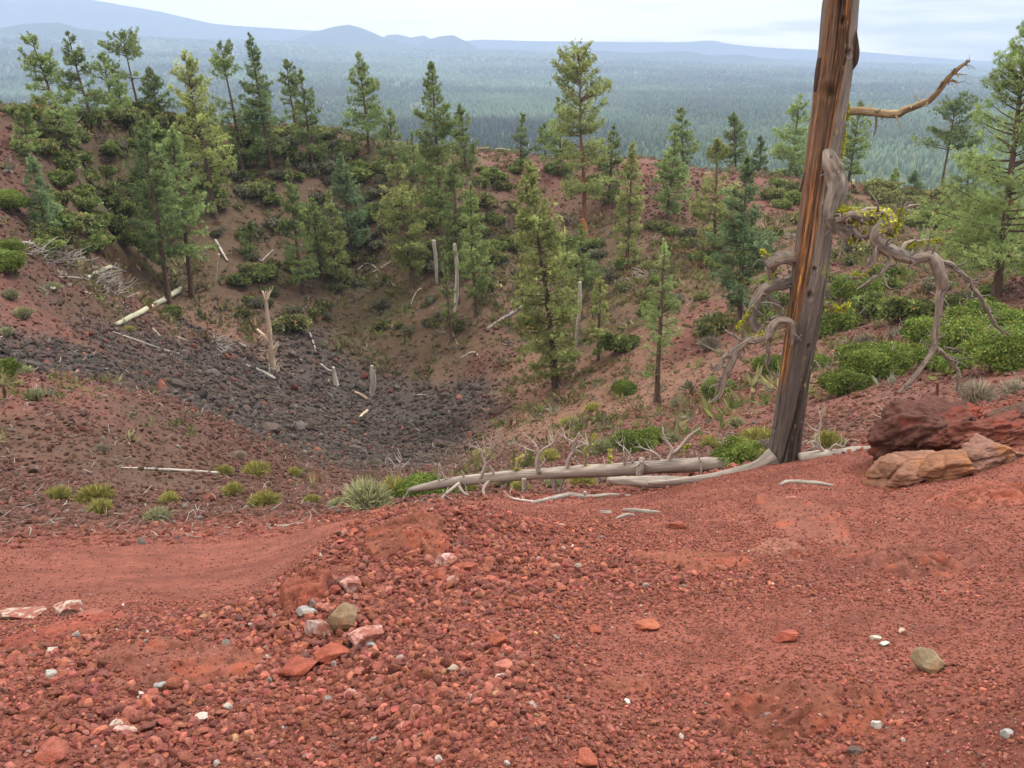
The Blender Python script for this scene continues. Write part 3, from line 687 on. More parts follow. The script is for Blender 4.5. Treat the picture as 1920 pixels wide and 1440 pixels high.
# ------------------------------------------------------------------ tubes for trunks, limbs and dead wood
def resample(P, R, n):
    P = np.asarray(P, float); R = np.asarray(R, float)
    if len(P) == 2: t = np.linspace(0, 1, n)[:, None]; return P[0] + (P[1] - P[0]) * t, R[0] + (R[1] - R[0]) * t[:, 0]
    d = np.concatenate([[0], np.cumsum(np.linalg.norm(np.diff(P, axis=0), axis=1))]); s = np.linspace(0, d[-1], n)
    Q = np.concatenate([[2 * P[0] - P[1]], P, [2 * P[-1] - P[-2]]])
    i = np.clip(np.searchsorted(d, s, side='right') - 1, 0, len(P) - 2); t = ((s - d[i]) / np.maximum(d[i + 1] - d[i], 1e-9))[:, None]
    a, b, c, e = Q[i], Q[i + 1], Q[i + 2], Q[i + 3]
    return .5 * ((2 * b) + (c - a) * t + (2 * a - 5 * b + 4 * c - e) * t ** 2 + (3 * b - a - 3 * c + e) * t ** 3), np.interp(s, d, R)

def tube(P, R, sides=8, n=None, seed=0, gnarl=0.0, flute=0.0, wig=0.0):
    """tapering round limb along P; returns verts, quads, grain coordinates (round, along)"""
    L = np.linalg.norm(np.diff(np.asarray(P, float), axis=0), axis=1).sum()
    n = n or max(4, len(P) * 4)
    C, R = resample(P, R, n)
    if wig:
        s_ = np.linspace(0, L / max(np.mean(R), 1e-4) * .22, n); C = C + np.stack([fbm(np.stack([s_, s_ * 0 + 9.1 * k + seed, s_ * 0], -1), 2, seed + k) for k in range(3)], -1) * R[:, None] * wig * np.sin(np.linspace(0, math.pi, n))[:, None]
    T = np.gradient(C, axis=0); T /= np.maximum(np.linalg.norm(T, axis=1, keepdims=True), 1e-9)
    u = np.cross(T[0], [0, 0, 1.0]);
    if np.linalg.norm(u) < .1: u = np.cross(T[0], [1.0, 0, 0])
    U = []
    for t in T:
        u = u - t * (u @ t); u /= np.linalg.norm(u); U.append(u)
    U = np.array(U); W = np.cross(T, U)
    a = np.linspace(0, 2 * math.pi, sides, endpoint=False)
    rr = np.repeat(R[:, None], sides, 1)
    A = np.repeat(a[None], n, 0); S = np.repeat(np.linspace(0, L, n)[:, None], sides, 1)
    if gnarl: rr = rr * (1 + gnarl * 2 * fbm(np.stack([np.cos(A) * 1.2, np.sin(A) * 1.2, S / (R.max() * 5)], -1) + seed * 5.7, 3, seed))
    if flute: rr = rr * (1 + flute * 2 * fbm(np.stack([np.cos(A + S / R.max() * .12) * 3.2, np.sin(A + S / R.max() * .12) * 3.2, S / (R.max() * 14)], -1) + seed * 3.1, 3, seed + 7))
    V = C[:, None] + rr[..., None] * (np.cos(a)[None, :, None] * U[:, None] + np.sin(a)[None, :, None] * W[:, None])
    i = np.arange(n * sides).reshape(n, sides); j = np.roll(i, -1, 1)
    F = np.stack([i[:-1].ravel(), j[:-1].ravel(), j[1:].ravel(), i[1:].ravel()], -1)
    V = np.concatenate([V.reshape(-1, 3), C[:1], C[-1:]]); k = n * sides
    E = np.concatenate([np.stack([j[0], i[0], np.full(sides, k), np.full(sides, k)], -1)[:, :3], np.stack([i[-1], j[-1], np.full(sides, k + 1)], -1)])
    G = np.stack([A * R.mean(), S], -1).reshape(-1, 2); G = np.concatenate([G, [[0, 0], [0, L]]])
    return V, F, E, G

class MB:
    """collects pieces of one part"""
    def __init__(s): s.V, s.Q, s.T, s.C, s.G, s.n = [], [], [], [], [], 0
    def add(s, V, Q=None, T=None, col=(1, 1, 1), G=None):
        V = np.asarray(V, float)
        if Q is not None and len(Q): s.Q.append(np.asarray(Q) + s.n)
        if T is not None and len(T): s.T.append(np.asarray(T) + s.n)
        c = np.asarray(col, float); s.C.append(np.repeat(c[None], len(V), 0) if c.ndim == 1 else c)
        s.G.append(np.zeros((len(V), 2)) if G is None else G); s.V.append(V); s.n += len(V); return s
    def tube(s, P, R, sides=8, n=None, seed=0, gnarl=0.0, flute=0.0, col=(1, 1, 1)):
        V, F, E, G = tube(P, R, sides, n, seed, gnarl, flute); return s.add(V, F, E, col, G)
    def build(s, name, mat, parent=None, loc=None, smooth_shade=True):
        fl = []
        if s.Q: fl.append(np.concatenate(s.Q))
        if s.T: fl.append(np.concatenate(s.T))
        return link(name, make_mesh(name, np.concatenate(s.V), fl, np.concatenate(s.C), smooth_shade, np.concatenate(s.G)), mat, parent, loc)

def leaf_mat(name, trans=.35, rough=.7):
    m = bpy.data.materials.new(name); m.use_nodes = True; nt = m.node_tree; nt.nodes.clear(); L = nt.links
    out = nd(nt, 'ShaderNodeOutputMaterial'); col = nd(nt, 'ShaderNodeAttribute', attribute_name='Col')
    oi = nd(nt, 'ShaderNodeObjectInfo'); hs = nd(nt, 'ShaderNodeHueSaturation')
    r = nd(nt, 'ShaderNodeMapRange'); r.inputs['To Min'].default_value = .82; r.inputs['To Max'].default_value = 1.2; L.new(oi.outputs['Random'], r.inputs['Value']); L.new(r.outputs['Result'], hs.inputs['Value'])
    L.new(col.outputs['Color'], hs.inputs['Color'])
    d = nd(nt, 'ShaderNodeBsdfDiffuse'); t = nd(nt, 'ShaderNodeBsdfTranslucent'); mx = nd(nt, 'ShaderNodeMixShader'); mx.inputs['Fac'].default_value = trans
    L.new(hs.outputs['Color'], d.inputs['Color']); L.new(hs.outputs['Color'], t.inputs['Color'])
    L.new(d.outputs['BSDF'], mx.inputs[1]); L.new(t.outputs['BSDF'], mx.inputs[2]); L.new(mx.outputs['Shader'], out.inputs['Surface']); return m
NEEDLE, LEAF = leaf_mat('pine_needles', .55), leaf_mat('shrub_leaves', .30)

def bark_mat(name, scale=(14, 2.2), bump=.02):
    m, nt, b = new_mat(name, .9, .15); L = nt.links
    g = nd(nt, 'ShaderNodeAttribute', attribute_name='grain'); col = nd(nt, 'ShaderNodeAttribute', attribute_name='Col')
    mp = nd(nt, 'ShaderNodeMapping'); mp.inputs['Scale'].default_value = (scale[0], scale[1], 1); L.new(g.outputs['Vector'], mp.inputs['Vector'])
    n = nd(nt, 'ShaderNodeTexNoise', i_Scale=1.0, i_Detail=7.0, i_Roughness=.7); L.new(mp.outputs['Vector'], n.inputs['Vector'])
    r = nd(nt, 'ShaderNodeMapRange'); r.inputs['From Min'].default_value = .32; r.inputs['From Max'].default_value = .68; r.inputs['To Min'].default_value = .42; r.inputs['To Max'].default_value = 1.4; L.new(n.outputs['Fac'], r.inputs['Value'])
    vm = nd(nt, 'ShaderNodeVectorMath', operation='SCALE'); L.new(col.outputs['Color'], vm.inputs[0]); L.new(r.outputs['Result'], vm.inputs['Scale']); L.new(vm.outputs['Vector'], b.inputs['Base Color'])
    bp = nd(nt, 'ShaderNodeBump', i_Strength=.9, i_Distance=bump); L.new(n.outputs['Fac'], bp.inputs['Height']); L.new(bp.outputs['Normal'], b.inputs['Normal']); return m
BARK = bark_mat('pine_bark', (9, 1.6), .03)
DEADW = bark_mat('weathered_wood', (85, 3.2), .006)

def unit(v): return v / np.maximum(np.linalg.norm(v, axis=-1, keepdims=True), 1e-9)

def needle_tufts(C, A, length, width, k, cols, g, spread=.8):
    """k slim needle sprays at each tuft centre C about axis A"""
    n = len(C); D = unit(A[:, None] + spread * g.normal(size=(n, k, 3)))
    ln = length[:, None] * g.uniform(.6, 1.15, (n, k)); side = unit(np.cross(D, g.normal(size=(n, k, 3))))
    w = (width[:, None] * g.uniform(.7, 1.3, (n, k)))[..., None]
    base = C[:, None] - D * (ln * .12)[..., None]; mid = C[:, None] + D * (ln * .5)[..., None]; tip = C[:, None] + D * ln[..., None]
    V = np.stack([base, mid + side * w * .5, tip, mid - side * w * .5], 2).reshape(-1, 3)
    F = np.arange(n * k * 4).reshape(-1, 4)
    c = np.repeat(np.repeat(cols, k, 0) * np.exp(g.normal(0, .14, (n * k, 1))), 4, 0)
    return V, F, c

PROFILE = {   # crown half width against height in the crown (0 foot, 1 tip), relative
 'dense': ([0, .06, .2, .45, .7, .88, 1], [.45, .85, 1, .80, .52, .28, .03]),
 'tall':  ([0, .08, .3, .6, .82, .93, 1], [.35, .8, 1, .80, .50, .28, .04]),
 'young': ([0, .1, .3, .6, .85, 1], [.7, 1, .85, .52, .24, .02]),
 'open':  ([0, .1, .35, .62, .82, .93, 1], [.55, .95, 1, .95, .82, .58, .15]),
 'sparse':([0, .2, .5, .8, 1], [.6, 1, .8, .5, .1]),
 'column':([0, .1, .35, .7, .9, 1], [.6, .95, 1, .76, .40, .04]),
}
def pine(spec):
    ub, vb, ut, vt, wpx, lo, kind, dens, tone, seed, label = spec[:11]; yfix = spec[11] if len(spec) > 11 else None
    g = np.random.default_rng(seed * 13 + 5)
    p = ground_hit(ub, vb, 12.0) if yfix is None else at(ub, vb, yfix)
    if p is None or p[1] > 122: p = at(ub, vb, yfix or 112)
    gz = terrain(p[0], p[1])[0]; p = p.copy()
    y = p[1]
    if yfix is not None: p[2] = min(gz, p[2] + 1.5)
    p[2] = gz if abs(gz - p[2]) < 4 else p[2]
    top = at(ut, vt, y); ax = top - p; H = np.linalg.norm(ax); m = np.linalg.norm((p + top) / 2) / FPX; W = wpx * m * .50; lo = lo * (.72 if kind != 'open' else .9)
    root = empty('pine_tree', p); root.rotation_mode = 'QUATERNION'
    root.rotation_quaternion = Vector((0, 0, 1)).rotation_difference(Vector(ax).normalized())
    tag(root, label, 'pine tree', 'pines in and around the crater')
    # trunk with a slight sweep
    r0 = .012 * H + .045
    zz = np.linspace(-.5, H, 15); sw = fbm(np.stack([zz * .16, zz * 0 + seed, zz * 0], -1), 2, seed)[:, None] * np.array([[.05, .035, 0]]) * H * .5
    sw = sw - np.interp(0, zz, sw[:, 0]) * np.array([1, 0, 0]) * 0; sw[:, 2] = 0; sw *= np.clip(zz / H * 4, 0, 1)[:, None] * np.clip((H - zz) / H * 4, 0, 1)[:, None]
    tc = np.stack([0 * zz, 0 * zz, zz], -1) + sw
    rad = r0 * np.clip(1 - zz / H, 0, 1) ** .8 * .95 + .018; rad[:2] *= 1.25
    bark = np.array([.105, .072, .056]) * g.uniform(.8, 1.15)
    if tone == 'orange': bark = np.array([.19, .095, .055])
    tb = MB(); tb.tube(tc, rad, 10, 40, seed, .10, 0, bark)
    axis_at = lambda h: np.stack([np.interp(h, zz, tc[:, k]) for k in range(3)], -1)
    # limbs
    big = y < 50
    nb = int((28 + H * (1 - lo) * 6.2) * dens); z0 = lo * H
    hs = z0 + (H - z0) * np.sort(g.random(nb)) ** .92
    t = (hs - z0) / (H - z0); L = np.interp(t, *PROFILE[kind]) * W * g.uniform(.62, 1.12, nb)
    # vigour differs from side to side and from whorl to whorl: uneven outline with gaps
    ph = g.uniform(0, 2 * math.pi, nb)
    L *= np.clip(1 + .9 * fbm(np.stack([np.cos(ph) * 1.3, np.sin(ph) * 1.3, hs / H * 7], -1) + seed, 2, seed + 3), .45, 1.45)
    if kind in ('open', 'tall'):
        gap = fbm(np.stack([hs * .55, hs * 0 + seed * 2.2, hs * 0], -1), 2, seed + 5); k = (gap > (-.11 if kind == 'open' else -.24)) | (t > .85); hs, t, L, ph = hs[k], t[k], L[k], ph[k]; nb = len(hs)
    el = np.interp(t, [0, .3, .6, .9, 1], [-.25, -.02, .22, .65, 1.15]) + g.normal(0, .10, nb)
    if kind == 'young': el += .12
    B = axis_at(hs); dirx = np.stack([np.cos(ph), np.sin(ph), 0 * ph], -1); up = np.array([0, 0, 1.0])
    def along(f, s=slice(None)):   # point on limb s at fraction f
        return B[s] + dirx[s] * (L[s] * f * np.cos(el[s]))[:, None] + up * (L[s] * (f * np.sin(el[s]) + .20 * f * f))[:, None]
    for i in range(nb):
        if L[i] < .35: continue
        pts = np.array([B[i], along(.45)[i] if False else B[i] + dirx[i] * L[i] * .45 * math.cos(el[i]) + up * L[i] * (.45 * math.sin(el[i]) + .04), B[i] + dirx[i] * L[i] * .92 * math.cos(el[i]) + up * L[i] * (.92 * math.sin(el[i]) + .17)])
        tb.tube(pts, [.016 + L[i] * .014, .012 + L[i] * .008, .008], 4, 5, col=bark * .9)
    for _ in range(int(5 + 8 * lo * g.random())):      # dead stubs below the crown
        h = g.uniform(.25, 1.05) * max(z0, .12 * H); a = g.uniform(0, 6.28); b0 = axis_at(np.array([h]))[0]; l = g.uniform(.3, .9) * W * .6
        tb.tube([b0, b0 + np.array([math.cos(a) * l, math.sin(a) * l, -.12 * l])], [.022, .008], 4, 3, col=(.13, .115, .10))
    tb.build('trunk', BARK, root)
    # needle tufts: few near the trunk, crowded towards the tip of each limb and its side twigs
    per = np.maximum(3, (L * (11.0 if not big else 15.0) + 5)).astype(int)
    idx = np.repeat(np.arange(nb), per); n = len(idx)
    f = 1 - .72 * g.random(n) ** 1.35
    C = along(f, idx); sidev = np.cross(dirx[idx], up); sw_ = g.normal(0, 1, n) * L[idx] * (.17 if kind != 'open' else .20) * (1.15 - .5 * f)
    C = C + sidev * sw_[:, None] + up * (g.normal(.0, 1, n) * (.055 * L[idx] + .05))[:, None]
    A = unit(dirx[idx] * .75 + sidev * np.sign(sw_)[:, None] * .35 + up * g.uniform(.35, 1.0, n)[:, None])
    base = {'green': (.212, .282, .110), 'light': (.235, .315, .130), 'dark': (.176, .242, .104), 'yellow': (.300, .345, .132), 'blue': (.172, .248, .128), 'orange': (.248, .294, .112)}[tone]
    cl = fbm(C * .75 + seed * 7.7, 2, seed + 8)[:, None]
    cols = np.array(base) * np.exp(g.normal(0, .16, (n, 1)) + .9 * cl)
    brown = g.random(n) < .025; cols[brown] = (.16, .10, .05)
    sz = np.clip(.20 + .05 * L[idx], .20, .40) * g.uniform(.8, 1.2, n) * (1 if not big else .72)
    V, F, c = needle_tufts(C, A, sz, sz * (.20 if not big else .13), 10 if not big else 11, cols, g, .72)
    cb = MB(); cb.add(V, F, None, c); cb.build('crown', NEEDLE, root, smooth_shade=False)
    return root

PINES = [
 (143,333,57,65,70,.34,'column',.95,'green',1,'tall leaning pine with a long bare foot, high on the crater wall'),
 (170,212,127,62,68,.26,'dense',.9,'light',2,'pale pine with a bare lower trunk on the skyline, second from the left edge',84),
 (216,225,192,103,66,.10,'tall',.8,'light',3,'loose pale pine on the skyline, left neighbour of the flat topped pine',92),
 (262,212,231,72,70,.40,'open',.75,'green',4,'flat topped open pine on a bare trunk on the skyline, left part',94),
 (233,222,219,150,44,.02,'young',1.1,'light',5,'small bright young pine on the skyline under the flat topped open pine',88),
 (301,225,280,128,58,.12,'dense',1.0,'dark',6,'short dark bushy pine on the skyline, right of the flat topped one',92),
 (405,408,345,97,78,.30,'column',1.15,'yellow',7,'tall yellow green pine leaning left over the bushy wall'),
 (457,325,415,88,64,.18,'open',.95,'green',8,'thin pine with a gap in its crown, next to the tallest dense dark one'),
 (512,322,467,62,74,.10,'dense',1.35,'dark',9,'tallest dense dark green pine on the far wall'),
 (553,235,537,113,40,.10,'column',1.1,'green',10,'slim pine at the skyline behind a forked looking neighbour',108),
 (590,325,563,133,58,.12,'tall',.95,'green',11,'pine with a sharp tip and a wide foot, right of the tallest dark one'),
 (692,287,672,98,82,.16,'dense',1.05,'green',12,'well shaped broad pine alone on the skyline, left of the middle'),
 (50,292,45,200,44,.05,'dense',1.1,'green',13,'bushy small pine low at the left border, upper of two'),
 (85,440,58,288,50,.10,'dense',1.0,'blue',14,'slim small pine at the left border among the bushes, lower of two'),
 (318,572,270,215,82,.32,'tall',1.1,'dark',15,'darker of the two tall pines beside the long pale fallen log'),
 (360,558,322,238,104,.33,'dense',1.15,'light',16,'lighter fuller one of the two tall pines beside the long pale fallen log'),
 (570,553,540,300,76,.14,'young',1.25,'green',17,'soft conical pine above the shattered snag on the crater floor'),
 (604,525,584,372,46,.20,'column',.8,'green',18,'thin pine tucked just right of the soft conical one'),
 (632,543,617,360,64,.18,'dense',1.05,'yellow',19,'olive pine in front of the bluish pine'),
 (658,492,639,290,84,.06,'dense',1.25,'blue',20,'dark bluish pine with foliage nearly to the ground'),
 (736,335,730,205,58,.08,'dense',1.0,'green',21,'pine just inside the far rim, left of the clearing on the plain'),
 (778,335,772,245,42,.06,'young',.9,'green',22,'small pine in front of the pale clearing on the plain'),
 (775,545,744,318,84,.22,'open',1.05,'yellow',23,'olive pine leaning slightly left above the forked white branches'),
 (832,480,808,120,86,.24,'tall',1.25,'green',24,'tall ragged pine with a tufted narrow top, left of the bare red path'),
 (874,320,863,195,58,.05,'dense',1.1,'green',25,'pine close behind the ragged tufted one'),
 (858,570,848,268,64,.22,'dense',1.1,'green',26,'pine standing behind the tall white dead trunk'),
 (893,592,881,340,66,.22,'dense',1.05,'green',27,'slender pine right of the tall white dead trunk'),
 (847,640,832,470,36,.30,'sparse',.6,'green',28,'spindly half bare pine with a curved foot at the edge of the crater floor'),
 (976,322,978,213,34,.08,'column',.9,'dark',29,'small narrow pine alone on the skyline over the red path'),
 (1022,318,1020,232,42,.06,'dense',.9,'green',30,'small pine on the skyline, left foot of the umbrella topped giant',112),
 (1052,330,1046,182,66,.06,'dense',1.0,'green',31,'pine pressed against the left side of the umbrella topped giant'),
 (1096,440,1085,98,100,.24,'open',1.0,'orange',32,'giant pine with an open umbrella top and an orange scarred trunk'),
 (1140,382,1152,234,50,.05,'dense',1.0,'green',33,'pine pressed against the right side of the umbrella topped giant'),
 (1174,507,1187,268,58,.10,'column',1.0,'yellow',34,'slim yellowish pine right of the umbrella topped giant'),
 (1042,727,992,303,114,.10,'column',1.5,'yellow',35,'big full yellow green pine rooted on the tan slope of the crater'),
 (1083,576,1090,425,62,.30,'sparse',1.0,'green',36,'short dark trunked pine behind the leaning white pole'),
 (1280,312,1277,203,58,.08,'dense',1.1,'green',37,'pine on the far rim behind a brighter young pine',116),
 (1250,412,1266,250,68,.12,'dense',1.25,'light',38,'bright young pine on the bare red wall under the far rim'),
 (1380,322,1376,212,56,.06,'dense',1.1,'green',39,'pine on the far rim, first left of the dead trunk',116),
 (1338,480,1346,262,84,.12,'tall',1.15,'yellow',40,'yellowish pine overlapped by a big blue green pine'),
 (1425,325,1425,255,34,.05,'dense',1.0,'dark',41,'small dark pine tip rising above the big blue green pine',114),
 (1387,602,1402,298,118,.14,'dense',1.4,'blue',42,'big blue green pine left of the dead trunk'),
 (1232,757,1246,448,100,.24,'young',.85,'light',43,'fresh green young pine with spaced whorls on the near tan slope'),
 (1122,676,1125,520,46,.14,'sparse',.75,'yellow',44,'thin half dead little pine between two larger pines on the tan slope'),
 (1480,332,1502,178,88,.06,'dense',1.0,'light',45,'pale pine on the far rim partly hidden by the left side of the dead trunk',112),
 (1590,347,1614,190,68,.10,'dense',1.0,'green',46,'pine on the far rim showing right behind the dead trunk',112),
 (1678,366,1680,315,30,.02,'young',1.0,'green',47,'smallest pine on the far rim, right of the person',110),
 (1712,372,1717,322,36,.02,'young',.9,'blue',48,'little bluish pine beside the smallest one on the far rim',110),
 (1762,368,1792,196,86,.14,'open',1.0,'dark',49,'dark open pine on the far rim, right of the bare dead limb',108),
 (1808,385,1822,290,70,.10,'dense',.9,'light',50,'pine behind the large pine at the right border',104),
 (1868,560,1930,30,255,.12,'young',1.7,'green',51,'large near pine with a leaning trunk cut by the right border'),
 (470,482,470,415,44,.03,'young',.9,'green',52,'sapling pine among low bushes below the tallest dark pine'),
]
for sp in PINES: pine(sp)
# ------------------------------------------------------------------ the dead trunk on the rim
def px_path(pts, y, ):
    """(column, row, radius in photograph px, distance offset) -> points and radii in metres"""
    P, R = [], []
    for q in pts:
        yy = y + (q[3] if len(q) > 3 else 0.0); d = ray(q[0], q[1]); t = yy / d[1]; P.append(d * t); R.append(q[2] * t / FPX)
    return np.array(P), np.array(R)

def lichen(parent, pts, n, seed, size=.04, name='lichen', inv=None):
    """yellow green wolf lichen in small tufts on a limb"""
    g = np.random.default_rng(seed); P, R = pts; C, Rr = resample(P, R, 60); i = g.integers(0, 60, n)
    o = unit(g.normal(size=(n, 3)) + np.array([0, -.5, .5])); c = C[i] + o * Rr[i][:, None] * .9
    cols = np.array([.36, .38, .055]) * np.exp(g.normal(0, .3, (n, 1)))
    V, F, k = needle_tufts(c, o, np.full(n, size), np.full(n, size * .42), 5, cols, g, .9)
    b = MB(); b.add(V - np.array(inv if inv is not None else (0, 0, 0)), F, None, k); return tag(b.build(name, LEAF, parent, smooth_shade=False), kind='stuff')

GREYW = np.array([.205, .182, .166])
def wood_cols(n, seed, base=GREYW, warm=.25):
    g = np.random.default_rng(seed); w = fbm(g.uniform(0, 60, 3) + np.linspace(0, 5, n)[:, None] * np.array([[1, .3, .2]]), 3, seed)[:, None]
    return base * (1 + .5 * w) + np.array([.06, .02, -.02]) * np.clip(w * 4 * warm, 0, 1)

def build_snag():
    hit = ground_hit(1468, 868, 4.0); yb = hit[1] + .12
    org = at(1468, 872, yb); root = empty('dead_tree', org)
    tag(root, 'tall grey dead trunk with an orange torn strip and twisted bare limbs on the rim', 'dead tree')
    vs_ = np.array([-420, -300, -150, 0, 100, 200, 300, 400, 500, 600, 700, 800, 845, 868, 900])
    lf = np.array([1606, 1588, 1565, 1544, 1536, 1524, 1511, 1499, 1487, 1476, 1464, 1450, 1443, 1436, 1428])
    rt = np.array([1640, 1640, 1626, 1609, 1603, 1588, 1575, 1565, 1553, 1537, 1519, 1504, 1500, 1500, 1502])
    n, sides = 620, 150
    v = np.linspace(-420, 900, n); l = np.interp(v, vs_, lf); r = np.interp(v, vs_, rt)
    k = np.hanning(41); k /= k.sum(); l = np.convolve(np.pad(l, 20, mode='edge'), k, 'valid'); r = np.convolve(np.pad(r, 20, mode='edge'), k, 'valid')
    d = ray((l + r) / 2, v); t = yb / d[:, 1]; C = d * t[:, None]; R = (r - l) / 2 * t / FPX
    th = np.linspace(0, 2 * math.pi, sides, endpoint=False); TH, VV = np.meshgrid(th, v); h = C[:, 2][:, None] - org[2] + TH * 0
    ct, st = np.cos(TH), np.sin(TH)
    wob = .22 * fbm(np.stack([ct * 1.1, st * 1.1, h * .55], -1), 3, 80)
    tg = TH - .20 * h + wob                                                     # spiral of the grain
    cg, sg = np.cos(tg), np.sin(tg)
    stripe = fbm(np.stack([cg * 3.4, sg * 3.4, h * .45], -1), 4, 81, .6); fine = fbm(np.stack([cg * 9, sg * 9, h * .9], -1), 4, 82, .6); low = fbm(np.stack([ct * .8, st * .8, h * .7], -1), 2, 83)
    crack = np.clip(.06 - np.abs(fbm(np.stack([cg * 2.2, sg * 2.2, h * .32], -1), 3, 84)), 0, .06) / .06
    f = (1 + ct) / 2; front = st < .25
    # torn strip: where across the face the shell is gone
    b0 = np.interp(v, [-420, 0, 120, 250, 330, 400, 470, 540, 620, 700, 900], [.05, .06, .03, .02, .02, .02, .06, .06, -.1, -.2, -.3])[:, None]
    b1 = np.interp(v, [-420, 0, 120, 210, 300, 340, 410, 470, 540, 620, 700, 760, 900], [.5, .60, .60, .48, .38, .38, .34, .28, .20, .11, .04, -.1, -.2])[:, None]
    edge = .18 * stripe + .10 * fine
    strip = smooth(b0 - .03, b0 + .03, f + edge) * (1 - smooth(b1 - .05, b1 + .05, f + edge * 1.8)) * front
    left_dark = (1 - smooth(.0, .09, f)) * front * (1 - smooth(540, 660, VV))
    rad = R[:, None] * (1 + .07 * low + (.10 - .05 * smooth(500, 640, VV)) * stripe + .05 * fine - .16 * crack - .12 * strip * (.5 + 2 * np.abs(fine)))
    # buttress at the foot
    rad = rad * (1 + .10 * smooth(800, 900, VV) * (.2 + np.clip(-ct, 0, 1)) + .20 * smooth(800, 900, VV) * np.clip(stripe * 2, -.3, .5))
    seam = np.exp(-((f - (.62 - .35 * (VV - 740) / 130)) / .035) ** 2) * smooth(730, 770, VV) * front; rad = rad * (1 - .14 * seam)
    knots = [(1570, 42, 9), (1579, 100, 8), (1545, 172, 15), (1508, 546, 8), (1516, 497, 5), (1447, 803, 5), (1535, 385, 7), (1507, 640, 5)]
    kn = np.zeros_like(rad); ring = np.zeros_like(rad); uc = ((l + r) / 2)[:, None] + ct * ((r - l) / 2)[:, None]
    for (ku, kv, kr) in knots:
        q = np.hypot(uc - ku, (VV - kv) * .8) / kr; kn = np.maximum(kn, np.exp(-(q * 1.7) ** 2) * front); ring = np.maximum(ring, np.exp(-((q - 1.1) * 2.4) ** 2) * front)
    rad = rad * (1 + .05 * ring - .28 * kn)
    tip = np.clip((v + 420) / 60, .05, 1)[:, None]; rad = rad * np.minimum(1, tip + .6 * np.abs(stripe) * (tip < 1))
    V = np.stack([C[:, 0][:, None] + rad * ct, C[:, 1][:, None] + rad * st, C[:, 2][:, None] + 0 * rad], -1).reshape(-1, 3) - org
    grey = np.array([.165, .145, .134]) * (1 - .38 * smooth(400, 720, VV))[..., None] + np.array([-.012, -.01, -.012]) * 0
    grey = grey * (1 + .8 * fine + .3 * stripe + .7 * low)[..., None] * (1 - .55 * crack)[..., None]
    s2 = fbm(np.stack([cg * 6.5, sg * 6.5, h * .75], -1), 4, 86, .62)
    brown = np.array([.135, .080, .052]); dark = np.array([.042, .024, .017]); bright = np.array([.40, .175, .050]); gold = np.array([.58, .33, .085])
    a = smooth(-.14, -.01, s2)[..., None]; inner = dark * (1 - a) + brown * a
    a = smooth(.03, .13, s2)[..., None]; inner = inner * (1 - a) + bright * a
    a = smooth(.145, .18, s2 + .06 * np.exp(-((VV - 520) / 60) ** 2))[..., None]; inner = inner * (1 - a) + gold * a
    gm = (.22 * smooth(-.05, .12, low + .6 * fine) * (1 - .6 * smooth(330, 480, VV)))[..., None]; inner = inner * (1 - gm) + grey * np.array([1.0, .84, .72]) * gm
    col = grey * (1 - strip[..., None]) + inner * strip[..., None]
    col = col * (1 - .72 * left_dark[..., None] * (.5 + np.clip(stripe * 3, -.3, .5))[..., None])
    col = col * (1 - .55 * kn[..., None]) * (1 - .6 * seam[..., None])
    edge_warm = smooth(.0, .16, strip * (1 - strip) * 4)[..., None]; col = col * (1 - .4 * edge_warm) + np.array([.20, .085, .035]) * .4 * edge_warm
    li = fbm(np.stack([ct * 9, st * 9, h * 16], -1), 2, 87); lim = (li > .17) * smooth(.66, .9, f) * smooth(90, 200, VV) * (1 - smooth(420, 480, VV)) + (li > .26) * front * smooth(.4, .7, f) * .8
    lim = np.clip(lim, 0, 1)[..., None]; col = col * (1 - lim) + np.array([.34, .35, .08]) * lim
    i = np.arange(n * sides).reshape(n, sides); j = np.roll(i, -1, 1)
    F = np.stack([i[:-1].ravel(), i[1:].ravel(), j[1:].ravel(), j[:-1].ravel()], -1)
    G = np.stack([tg * .2, h], -1).reshape(-1, 2)
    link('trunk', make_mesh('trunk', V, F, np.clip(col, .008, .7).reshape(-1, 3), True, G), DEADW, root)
    # limbs, traced as space curves in front of, beside and behind the trunk
    def limb(name, paths, seed, gn=.26, fl=.26, sides=18, moss=0, base=GREYW, label=None):
        b = MB(); first = None
        for q, pts in enumerate(paths):
            P, R = px_path(pts, yb); P = P - org; R = R * .90; first = (P, R) if first is None else first
            nn = max(10, int(len(pts) * 12)); V_, F_, E_, G_ = tube(P, R, sides, nn, seed + q, gn, fl, 1.5)
            c = np.repeat(wood_cols(nn, seed + q, base), sides, 0); c = np.concatenate([c, c[:1], c[-1:]])
            st_ = fbm(np.stack([np.cos(G_[:, 0] / R.mean() + G_[:, 1] * 3) * 3, np.sin(G_[:, 0] / R.mean() + G_[:, 1] * 3) * 3, G_[:, 1] * 2.5], -1), 3, seed + 40)[:, None]
            c = c * (1 + 2.0 * st_) + np.array([.05, .012, -.02]) * np.clip(st_ * 3, 0, 1)
            b.add(V_, F_, E_, np.clip(c * .86, .02, .6), G_)
            gt = np.random.default_rng(seed * 7 + q); Ls = np.linalg.norm(np.diff(P, axis=0), axis=1).sum()
            for _ in range(int(5 + Ls * 16)):      # broken twigs and splinters
                Cq, Rq = resample(P, R, 40); i = gt.integers(4, 39); out = unit(gt.normal(size=3) + np.array([0, -.3, .1])); l = gt.uniform(.03, .12) * (1 + (gt.random() < .2) * 1.5)
                b.tube([Cq[i] + out * Rq[i] * .6, Cq[i] + out * (Rq[i] + l * .5) + gt.normal(size=3) * l * .15, Cq[i] + out * (Rq[i] + l)], [min(Rq[i] * .4, .012), min(Rq[i] * .3, .008), .002], 5, 6, col=base * gt.uniform(.6, 1.2))
        o = b.build(name, DEADW, root)
        if label: o['label'] = label
        return o
